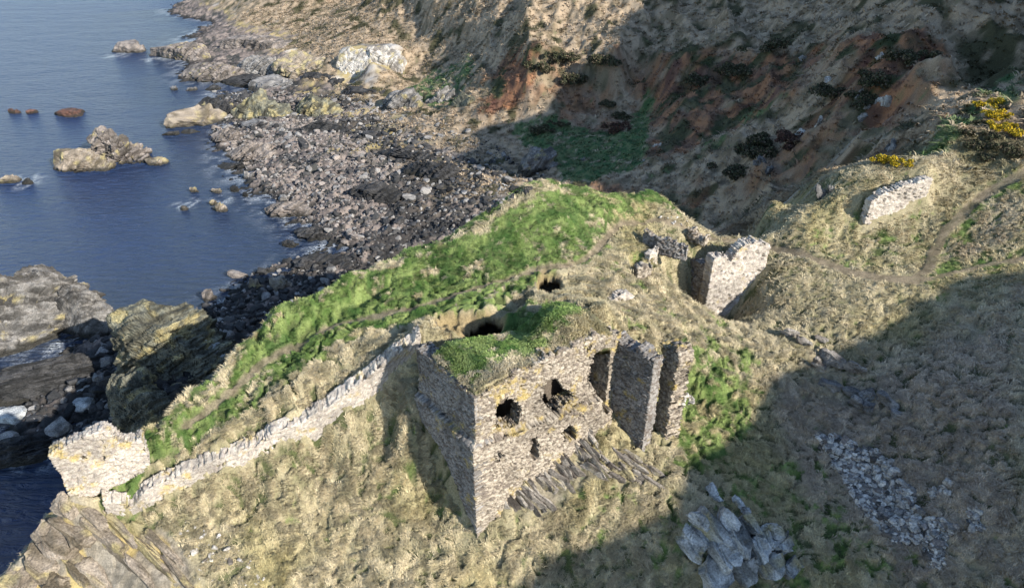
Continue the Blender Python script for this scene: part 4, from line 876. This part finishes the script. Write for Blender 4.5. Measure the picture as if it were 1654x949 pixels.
blocks('rock_outcrop', [(1275, 548, .7, .25, .3, hd3, pt3, .1), (1295, 562, .6, .25, .3, hd3, pt3, .1), (1345, 590, 1.2, .45, .55, hd3, pt3, .2), (1320, 598, .5, .35, .5, hd3, pt3, .1), (1375, 602, .8, .3, .4, hd3, pt3, .1), (1325, 553, .6, .15, .25, hd3, pt3, .08)], 'slate', 'brown ledge with a straight edge on the shadow line of the right slope', lich=.0)
blocks('rock_outcrop', [(1340, 628, .8, .3, .35, hd3, pt3, .1), (1380, 640, 1.0, .3, .4, hd3, pt3, .1), (1400, 648, .6, .5, .6, hd3+40, pt3, .3), (1382, 660, .6, .35, .45, hd3, pt3, .2), (1400, 668, .5, .4, .5, hd3+80, pt3, .2), (1430, 658, .8, .4, .5, hd3-10, pt3, .2), (1445, 675, .5, .3, .3, hd3, pt3, .1)], 'grey', 'grey outcrop with one pale square block above the scree')
hd4, pt4 = heading(180, 850, 270, 930)
it = []
for (px, py, a, b, c, up) in [(150, 835, 1.5, .35, .5, .1), (165, 860, 2.0, .4, .6, .15), (190, 850, 2.0, .25, .5, .1), (215, 870, 2.2, .22, .5, .1), (235, 880, 1.8, .16, .4, .05), (200, 900, 2.0, .3, .6, .1), (250, 905, 2.0, .2, .5, .1), (270, 890, 1.8, .2, .4, .1), (225, 925, 1.8, .3, .5, .1), (290, 930, 1.8, .2, .4, .1),
                              (120, 860, 1.6, .8, .7, 0), (90, 880, 1.4, .9, .8, -.1), (130, 905, 1.6, .8, .7, -.1), (70, 915, 1.4, .9, .7, -.1), (160, 930, 1.6, .7, .7, -.1), (110, 825, 1.0, .5, .6, 0), (40, 940, 1.3, .9, .8, -.2), (95, 940, 1.4, .8, .7, -.1)]:
    it.append((px, py, a, b, c, hd4+rg.uniform(-6, 6), pt4+rg.uniform(-5, 5), up))
blocks('rock_outcrop', it, 'tan', 'yellow lichened bedrock with long dark cracks at the bottom left tip', lich=.38, noise=.08, sub=5, box=.35)
# scattered boulders: shapes shared between copies
PRO = {}
for pal in ('pink', 'grey', 'dark', 'pale'):
    for k in range(4):
        V, F = rock_shape(300+k+len(pal)*17, 3, 9, .6); V = V*np.array([1, .8, .62]); PRO[pal, k] = (V, F)
def shore_pts(n, seed, poly, r_=None):
    rs = np.random.RandomState(seed); P_ = np.array(poly); lo = P_.min(0); hi = P_.max(0); out = []
    while sum(map(len, out)) < n:
        q = rs.uniform(lo, hi, (n*2, 2)); out.append(q[inq(q[:, 0], q[:, 1], poly)])
    return np.concatenate(out)[:n]
SH = region((348, 150), (560, 150), (640, 175), (720, 190), (800, 230), (880, 285), (860, 312), (790, 350), (720, 375), (640, 408), (560, 455), (480, 505), (400, 530), (320, 535), (300, 500), (420, 435), (580, 405), (470, 350), (400, 280), (350, 230), (335, 190))
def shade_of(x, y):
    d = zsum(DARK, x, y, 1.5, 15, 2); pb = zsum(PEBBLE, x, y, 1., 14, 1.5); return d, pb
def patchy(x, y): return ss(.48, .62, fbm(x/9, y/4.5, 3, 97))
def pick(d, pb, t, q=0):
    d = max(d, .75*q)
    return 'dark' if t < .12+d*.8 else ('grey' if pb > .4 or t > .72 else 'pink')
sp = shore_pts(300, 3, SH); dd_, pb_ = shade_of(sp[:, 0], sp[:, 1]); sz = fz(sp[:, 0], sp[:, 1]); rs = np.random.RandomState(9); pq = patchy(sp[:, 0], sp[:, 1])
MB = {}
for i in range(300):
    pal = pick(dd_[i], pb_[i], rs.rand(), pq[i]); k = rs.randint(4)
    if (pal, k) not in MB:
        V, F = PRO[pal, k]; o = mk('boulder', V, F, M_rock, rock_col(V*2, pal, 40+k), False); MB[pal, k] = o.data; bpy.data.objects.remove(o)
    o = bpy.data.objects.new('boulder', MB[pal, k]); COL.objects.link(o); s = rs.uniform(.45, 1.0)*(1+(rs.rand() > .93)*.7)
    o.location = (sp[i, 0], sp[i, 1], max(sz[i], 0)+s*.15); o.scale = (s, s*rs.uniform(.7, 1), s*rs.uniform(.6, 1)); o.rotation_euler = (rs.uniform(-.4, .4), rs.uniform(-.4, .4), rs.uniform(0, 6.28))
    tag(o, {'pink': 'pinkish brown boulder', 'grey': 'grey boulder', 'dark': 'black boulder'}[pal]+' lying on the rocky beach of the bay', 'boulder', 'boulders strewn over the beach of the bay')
def scatter(name, P_, S_, pals, label, seed, zoff=.1, sub=2, flat=1., aniso=None, kindset=None):
    rs = np.random.RandomState(seed); Vs = []; Fs = []; Cs = []; off = 0; z = fz(P_[:, 0], P_[:, 1])
    base = [rock_shape(500+seed+k, sub, 7, .6) for k in range(10)]
    for i in range(len(P_)):
        V, F = base[rs.randint(10)]; s = S_[i]; az = rs.uniform(0, 6.28) if aniso is None else aniso+rs.normal(0, .35)
        W = (V*np.array([s, s*rs.uniform(.5, .9), s*rs.uniform(.35, .8)*flat]))@rot(rs.uniform(-.5, .5), rs.uniform(-.5, .5), az).T
        W = W+np.array([P_[i, 0], P_[i, 1], max(z[i], -.1)+zoff*s]); lo, hi, dk = [np.array(c) for c in PAL[pals[i]]]; t = rs.rand()
        Vs.append(W); Fs.append(F+off); off += len(V); c = lo+(hi-lo)*t; c = dk if t < .12 else c; Cs.append(np.repeat(c[None]*rs.uniform(.8, 1.2), len(V), 0))
    o = mk(name, np.concatenate(Vs), np.concatenate(Fs), M_rock, np.concatenate(Cs), False); tag(o, label, kind='stuff'); return o
n = int(21000*Q); q = shore_pts(n, 4, SH); d_, p_ = shade_of(q[:, 0], q[:, 1]); t_ = rs.rand(n); zz_ = fz(q[:, 0], q[:, 1]); ok = zz_ > -.4
q = q[ok]; s_ = np.clip(rs.lognormal(-1.65, .6, len(q)), .07, .95)*(1-.5*p_[ok]); pl = [pick(a, b, t, q_) for a, b, t, q_ in zip(d_[ok], p_[ok], t_[ok], patchy(q[:, 0], q[:, 1]))]
scatter('beach_stones', q, s_, pl, 'countless pink, grey and black stones of the beach', 6)
COVE = region((150, 548), (330, 545), (380, 520), (370, 560), (290, 640), (210, 700), (190, 745), (60, 700), (20, 690), (60, 640), (150, 600))
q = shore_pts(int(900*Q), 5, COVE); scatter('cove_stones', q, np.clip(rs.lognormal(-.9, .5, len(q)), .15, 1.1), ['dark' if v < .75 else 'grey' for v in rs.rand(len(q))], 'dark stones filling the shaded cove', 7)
SCREE = region((1315, 700), (1345, 702), (1385, 722), (1405, 720), (1440, 745), (1450, 770), (1475, 790), (1485, 830), (1545, 850), (1530, 870), (1522, 920), (1500, 915), (1490, 880), (1440, 880), (1400, 830), (1360, 770), (1335, 730))
SC2 = region((1500, 790), (1530, 775), (1535, 795), (1505, 798)); SC3 = region((1560, 820), (1580, 820), (1595, 855), (1570, 855))
q = np.concatenate([shore_pts(int(7600*Q), 8, SCREE), shore_pts(int(150*Q)+5, 9, SC2), shore_pts(int(150*Q)+5, 10, SC3)])
scatter('scree', q, np.clip(rs.lognormal(-2.2, .45, len(q)), .05, .33), ['pale' if v < .62 else ('grey' if v < .8 else 'pink') for v in rs.rand(len(q))], 'fan of loose grey stones spilling down the shaded right slope', 8, .25)
SC4 = region((1092, 640), (1118, 632), (1125, 648), (1105, 656)); SC5 = region((280, 830), (330, 850), (460, 949), (330, 949), (300, 900))
q = np.concatenate([shore_pts(30, 11, SC4), shore_pts(60, 12, SC5), shore_pts(26, 13, region((1060, 350), (1100, 352), (1160, 385), (1120, 392)))])
scatter('loose_stones', q, np.clip(rs.lognormal(-2.2, .5, len(q)), .05, .3), ['pale']*len(q), 'scattered white stones lying in the turf', 9, .2)
# ------------------------------------------------------------------ vegetation
def blades(P_, nrm, size, col, nb, seed, lean, wd=.10, spread=.5):
    """tussocks: nb bent leaves each, all in one sheet of triangles"""
    rs = np.random.RandomState(seed); n = len(P_); m = n*nb
    c = np.repeat(P_, nb, 0)+np.c_[rs.normal(0, 1, (m, 2))*np.repeat(size, nb)[:, None]*spread*.5, np.zeros(m)]
    L_ = np.repeat(size, nb)*rs.uniform(.6, 1.25, m); a = rs.uniform(0, 2*PI, m)
    d = np.c_[np.cos(a), np.sin(a)]*rs.uniform(.3, 1., m)[:, None]+np.repeat(lean, nb, 0); dn = np.linalg.norm(d, axis=1)[:, None]+1e-6
    hgt = rs.uniform(.35, .85, m); side = np.c_[-d[:, 1], d[:, 0]]/dn; w_ = (L_*wd*rs.uniform(.6, 1.4, m))[:, None]
    z0 = -.06
    b0 = c+np.c_[side*w_, np.full(m, z0)]; b1 = c+np.c_[-side*w_, np.full(m, z0)]
    mc = c+np.c_[d*(L_*.42)[:, None], L_*hgt*.55]; m0 = mc+np.c_[side*w_*.75, np.zeros(m)]; m1 = mc-np.c_[side*w_*.75, np.zeros(m)]
    tp = c+np.c_[d*(L_*1.0)[:, None], L_*hgt*.62*rs.uniform(.5, 1.1, m)]
    V = np.stack([b0, b1, m1, m0, tp], 1).reshape(-1, 3); k = np.arange(m)[:, None]*5
    F = np.stack([k+[0, 1, 2], k+[0, 2, 3], k+[3, 2, 4]], 1).reshape(-1, 3)
    cc = np.repeat(col, nb, 0)*rs.uniform(.78, 1.2, (m, 1)); C_ = np.repeat(cc[:, None], 5, 1).reshape(-1, 3)
    return V, F, np.clip(C_, 0, 1)
def slope_dir(x, y, h=.6):
    gx_ = (hz(x+h, y)-hz(x-h, y))/(2*h); gy_ = (hz(x, y+h)-hz(x, y-h))/(2*h); return -np.c_[gx_, gy_]
def sector(n, r0, r1, a0, a1, seed):
    rs = np.random.RandomState(seed); r = np.sqrt(rs.uniform(r0*r0, r1*r1, n)); a = np.radians(rs.uniform(a0, a1, n)); return r*np.sin(a), r*np.cos(a)
def turf(name, n, r0, r1, a0, a1, seed, size, nb, label, far=False, wd=.075):
    x, y = sector(n, r0, r1, a0, a1, seed); z = fz(x, y); zs = hz(x, y)
    sd = slope_dir(x, y); sl_ = np.where(sd[:, 1] > 0, np.hypot(*sd.T), 0)
    Z = zones(x, y, zs, sl_); rs = np.random.RandomState(seed+1)
    k = (z > 2.5) & (Z['rock'] < .45) & (Z['path'] < rs.uniform(.2, .7, n)) & ~inq(x, y, [tuple(p) for p in FOOT]) & ~inq(x, y, VAULT1) & ~inq(x, y, VAULT2)
    for pts, th in WALLS: k &= sdist(x, y, pts, 2, closed=False) > th
    for pg, keep_ in NOG: k &= (sdist(x, y, pg, 2)+(fbm(x*1.5, y*1.5, 2, 78)-.5)*.5 > 0) | (rs.rand(n) < keep_)
    clump = fbm(x/.9, y/.9, 2, 70) if far else tuss(x, y)*1.3+.2; k &= clump > rs.uniform(.1, .62, n)
    x, y, z = x[k], y[k], z[k]; Z = {a: b[k] for a, b in Z.items()}; sd = sd[k]
    col, g = cover(x, y, z, Z); rs = np.random.RandomState(seed+2)
    s = size*rs.uniform(.6, 1.4, len(x))*(1-.35*g*(not far))
    th_ = fbm(x/1.1, y/1.1, 2, 71)*14; lean = sd/(1+np.hypot(*sd.T)[:, None])*.5+np.c_[np.cos(th_), np.sin(th_)]*.75
    V, F, C_ = blades(np.c_[x, y, z], None, s, col*1.12, nb, seed+3, lean, wd)
    o = mk(name, V, F, M_grass, C_, True); tag(o, label, kind='stuff'); return o
NOG = [(SCREE, .03), (SC2, .2), (SC3, .2), (region((1265, 540), (1300, 548), (1400, 598), (1465, 665), (1445, 690), (1340, 632), (1300, 590)), .3), (region((785, 850), (795, 800), (870, 752), (930, 728), (960, 735), (1000, 775), (930, 800), (885, 832), (830, 850)), .12), (region((1105, 949), (1098, 885), (1130, 845), (1190, 830), (1265, 855), (1280, 949)), .12), (TIP, .05), (region((940, 730), (985, 725), (1085, 765), (1060, 800), (990, 775)), .55)]
WALLS = [([R0[:2], R1[:2]], .45), ([T0[:2], T1[:2]], .55), (cpts[:, :2]+np.array([-.15, .35]), .5), ([W0[:2], (W0+(W1-W0)*1.28)[:2]], .6), ([G0[:2], G1[:2]], .5), ([U0[:2], U1[:2]], .35), ([A, Bc], .4), ([A, E2], .4)]
turf('grass', int(290000*Q), 19, 46, -58, 56, 201, .19, 7, 'tussocky straw and green grass covering the promontory and the near slopes')
turf('grass', int(210000*Q), 46, 76, -34, 52, 211, .22, 5, 'tussocky grass of the crest and the saddle beyond the hall')
turf('hillside_scrub', int(190000*Q), 66, 270, -36, 54, 221, .55, 4, 'dead bracken, heather and rank grass on the far banks', True, .13)
# turf of the hall's roof
def roof_turf():
    rs = np.random.RandomState(31); ns, nt = RV.shape[:2]; n = int(15000*Q); i = rs.randint(1, ns-1, n); j = rs.randint(1, nt-1, n); p = RV[i, j]+np.c_[rs.uniform(-.04, .04, (n, 2)), np.zeros(n)]
    x, y = p[:, 0], p[:, 1]; Z = zones(x, y, p[:, 2], np.zeros(n)); k = (fbm(x/.9, y/.9, 2, 70) > rs.uniform(.1, .6, n)); pit = np.full(n, 9.)
    for poly, d, s in PITS[:1]: pit = np.minimum(pit, sdist(x, y, poly, 2))
    k &= pit > 0; p = p[k]; Z = {a: b[k] for a, b in Z.items()}; col, g = cover(p[:, 0], p[:, 1], p[:, 2], Z); n = len(p)
    lean = np.c_[(fbm(p[:, 0]/1.3, p[:, 1]/1.3, 2, 71)-.5)*1.8, (fbm(p[:, 0]/1.3, p[:, 1]/1.3, 2, 72)-.5)*1.8-.3]
    V, F, C_ = blades(p, None, .19*rs.uniform(.6, 1.5, n), col*1.1, 8, 32, lean)
    o = mk('roof_grass', V, F, M_grass, C_, True); rel(o, hall); o['kind'] = 'stuff'
roof_turf()
# bushes
def bush(name, c, r, h, n, leaf, cols, w_, seed, label, cat, group=None):
    rs = np.random.RandomState(seed); nl = 14; lob = np.c_[rs.normal(0, .42, (nl, 2))*np.array(r), rs.uniform(.1, .75, nl)*h]; lr = rs.uniform(.25, .5, nl)*min(min(r), h*1.4)
    i = rs.randint(nl, size=n); d = rs.randn(n, 3); d /= np.linalg.norm(d, axis=1)[:, None]; d[:, 2] = np.abs(d[:, 2])*.9-.1
    p = lob[i]+d*(lr[i]*rs.uniform(.55, 1.1, n))[:, None]
    a = rs.randn(n, 3); a /= np.linalg.norm(a, axis=1)[:, None]; b = np.cross(a, rs.randn(n, 3)); b /= np.linalg.norm(b, axis=1)[:, None]
    s = leaf*rs.uniform(.6, 1.4, n)[:, None]; V = np.stack([p-a*s, p+a*s, p+b*s*1.3], 1).reshape(-1, 3); F = np.arange(n*3).reshape(-1, 3)
    ci = rs.choice(len(cols), n, p=w_); C_ = np.repeat((np.array(cols)[ci]*rs.uniform(.7, 1.25, (n, 1)))[:, None], 3, 1).reshape(-1, 3)
    stem = MBstem(seed, lob, c)
    e = empty(name, tuple(c), label, cat, group); o = mk('foliage', V, F, M_leaf, C_, False); o.parent = e
    s_ = mk('stem', stem[0], stem[1], M_rock, np.repeat(np.array([[.09, .065, .045]]), len(stem[0]), 0), True); s_.parent = e
    return e
def MBstem(seed, lob, c):
    V = []; F = []
    for q in lob[:7]:
        b = np.array([q[0]*.2, q[1]*.2, -.25]); t = q; d = t-b; u = np.cross(d, [0, 0, 1.]); u = u/(np.linalg.norm(u)+1e-6); v = np.cross(d, u); v /= np.linalg.norm(v)+1e-6; o = len(V)
        for k, rr_ in ((0, .05), (1, .015)):
            for a in range(5): V.append(b+d*k+(u*math.cos(a*1.2566)+v*math.sin(a*1.2566))*rr_)
        for a in range(5): F.append((o+a, o+(a+1) % 5, o+5+(a+1) % 5, o+5+a))
    return np.array(V), np.array(F)
YEL = [(.62, .42, .02), (.5, .36, .03), (.10, .12, .03), (.05, .06, .02)]
def on(px, py): h = hit(px, py); return np.array([h[0], h[1], float(fz(np.array([h[0]]), np.array([h[1]]))[0])])
for i, (px, py, r, h, lab) in enumerate([(1425, 264, (.9, .6), .7, 'left half of the bright yellow gorse above the isolated wall'), (1452, 268, (1.1, .7), .8, 'right half of the bright yellow gorse above the isolated wall'),
        (1610, 150, (1.0, .8), .8, 'topmost yellow gorse on the ridge at the right edge'), (1588, 160, (.7, .6), .6, 'small gorse left of the topmost one on the ridge'), (1620, 178, (1.1, .8), .9, 'gorse in the middle of the ridge clump'), (1634, 195, (1.0, .7), .8, 'densest yellow gorse on the ridge by the right edge'),
        (1600, 182, (.8, .6), .7, 'gorse on the left side of the ridge clump'), (1640, 212, (.9, .7), .7, 'lowest yellow gorse by the right edge'), (1612, 205, (.9, .7), .7, 'half-yellow gorse below the middle of the ridge clump')]):
    bush('gorse_bush', on(px, py), r, h, int(2600*Q)+300, .055, YEL, [.42, .22, .22, .14], 400+i, lab, 'gorse bush', 'yellow gorse bushes')
DKB = [(.05, .055, .028), (.085, .085, .045), (.13, .10, .065), (.035, .035, .02)]
SHR = [(870, 215, 2.2, 'dark round bush standing on the green flat'), (1000, 208, 2.4, 'red-brown bush at the right end of the green flat'), (905, 205, 1.4, 'small bush above the green flat'), (985, 160, 1.6, 'dark bush in the gully left of the red bank'), (1005, 185, 1.5, 'dark bush just above the red-brown one'),
       (940, 120, 3.2, 'large dark thicket high on the sunlit bank'), (975, 105, 3.0, 'large dark thicket right of the highest one'), (880, 110, 2.6, 'dark thicket near the top of the sunlit bank'), (905, 95, 2.6, 'thicket under the top edge above the sunlit bank'),
       (1215, 265, 3.0, 'long dark scrub at the foot of the grey crags'), (1240, 235, 2.4, 'brown scrub below the white rock spots'), (1275, 240, 2.6, 'purple-brown bush on the middle rib'), (1190, 290, 2.2, 'low scrub near the mouth of the red gully'), (1190, 120, 2.8, 'dark thicket on the shaded upper bank'), (1240, 105, 2.8, 'dark thicket left of the middle rib top'),
       (1130, 120, 2.6, 'thicket at the left of the shaded upper bank'), (1410, 150, 2.4, 'dark thicket below the path on the upper right bank'), (1460, 120, 2.2, 'dark thicket beside the upper right grass strip'), (1390, 180, 2.2, 'scrub on the slope above the white rock spots'), (1350, 150, 2.4, 'dark scrub in the middle of the upper right bank'), (1620, 245, 1.2, 'brown scrub under the ridge gorse'), (1575, 235, 1.0, 'dark green bush left of the ridge gorse'), (1640, 250, 1.1, 'dark olive bush at the right edge below the gorse')]
SHR += [(1560, 215, .8, 'leftmost olive bush of the scrubby ridge at the right'), (1585, 195, .8, 'olive bush above the leftmost one on the scrubby ridge'), (1600, 225, .9, 'brown bush in the middle of the scrubby ridge'), (1630, 155, .8, 'dark bush behind the topmost gorse'), (1645, 190, .8, 'dark bush at the right edge among the gorse'), (1590, 255, .8, 'lowest brown bush above the upper path')]
for i, (px, py, r, lab) in enumerate(SHR):
    cols = DKB if i not in (1, 11) else [(.11, .05, .035), (.14, .08, .055), (.08, .05, .04), (.04, .035, .02)]
    r *= 1.3 if py < 300 and px < 1480 else 1; bush('shrub', on(px, py), (r, r*.7), r*.45, int(2600*Q)+200, .05+.035*r, cols, [.3, .3, .25, .15], 430+i, lab, 'shrub', 'dark scrub bushes on the banks of the bay')
# white rock showing on the far bank
for i, (px, py, a, lab) in enumerate([(1060, 238, .9, 'white upright stone at the edge of the green flat'), (1323, 205, 1.0, 'largest white rock patch on the dark bank'), (1295, 222, .9, 'white rock left of the largest patch'), (1390, 165, 1.1, 'white rock streak high on the right bank'), (1400, 185, .9, 'white rock just under the high streak'), (1425, 178, .9, 'pale crag on the edge of the grass strip'), (1445, 225, .9, 'grey stone by the small path'),
        (1395, 200, .8, 'pale rock between the streak and the grey stone'), (1420, 110, .9, 'white rock near the top right'), (1340, 135, .7, 'white rock on the middle rib'), (1300, 100, .7, 'high white rock under the top edge'), (1238, 300, 1.0, 'grey crag over the red gully'), (1224, 290, .8, 'small crag beside the grey one over the red gully'), (1340, 312, .9, 'dark grey crag at the notch of the saddle'), (1037, 268, .5, 'small white stone on the green flat'), (1035, 255, .4, 'smaller white stone beside it on the green flat'), (942, 258, .7, 'lone grey boulder on the green flat'), (1645, 165, .6, 'pale stone beside the ridge gorse')]):
    p = on(px, py); strata('crag', p+np.array([0, .3, -.1]), (a*1.0, a*.7, a*.95), i, (200+i*9, 60), 600+i, 'pale' if 'white' in lab or 'pale' in lab else 'grey', 5, 0, .25, .28, -50, 10, .8, lab, 'rock', depth=(.35, .8))
# ------------------------------------------------------------------ gulls
M_gull = attr_mat('feathers', .6, .0, 8, .05)
def gull(px, py, z, hd, label, roll):
    e = empty('gull', tuple(at(px, py, z)), label, 'gull'); e.rotation_euler = (roll, 0, hd); e.scale = (.75, .75, .75)
    V, F = ico(3); B = V*np.array([.26, .075, .07]); B[:, 2] += .02*(V[:, 0] > .5); B[:, 1] *= np.where(V[:, 0] < -.2, .65, 1)
    c = np.full((len(B), 3), .8); mk('body', B, F, M_gull, c, True, e)
    H = V*.045+np.array([.26, 0, .03]); hv = len(H); bk = np.array([[.30, .012, .03], [.30, -.012, .03], [.36, 0, .02], [.30, 0, .045]]); 
    mk('head', H, F, M_gull, np.full((hv, 3), .82), True, e); mk('beak', bk, np.array([[0, 2, 3], [2, 1, 3], [0, 1, 2], [0, 3, 1]]), M_gull, np.repeat([[.7, .45, .05]], 4, 0), False, e)
    for s in (1, -1):
        o_ = [(0, .09, .05, .20), (.22, .07, .13, .19), (.45, .04, .14, .15), (.68, -.06, .09, .09), (.72, -.12, .085, .02)]; W = []
        for (sp_, xx, zz, ch) in o_:
            for t in (.012, -.012): W += [(xx+ch*.4, s*(sp_+.04), zz+t*.6), (xx-ch*.6, s*(sp_+.04), zz+t*.3-.01)]
        W = np.array(W); Fw = []
        for k in range(4):
            b = k*4; Fw += [(b, b+1, b+5, b+4), (b+2, b+6, b+7, b+3), (b, b+4, b+6, b+2), (b+1, b+3, b+7, b+5)]
        Fw += [(0, 2, 3, 1), (16, 17, 19, 18)]; cw_ = np.full((20, 3), .68); cw_[16:] = .03
        mk('wing', W, np.array(Fw), M_gull, cw_, True, e)
    T = np.array([[-.2, .03, .0], [-.2, -.03, .0], [-.38, .075, .0], [-.38, -.075, .0], [-.2, 0, .02], [-.38, 0, .012]]); mk('tail', T, [(0, 2, 5, 4), (4, 5, 3, 1), (0, 1, 3, 2)], M_gull, np.full((6, 3), .82), True, e)
gull(815, 299, 6, 1.7, 'white gull gliding over the dark beach rocks', .5); gull(1303, 318, 21, .3, 'white gull gliding over the red gully', .2)
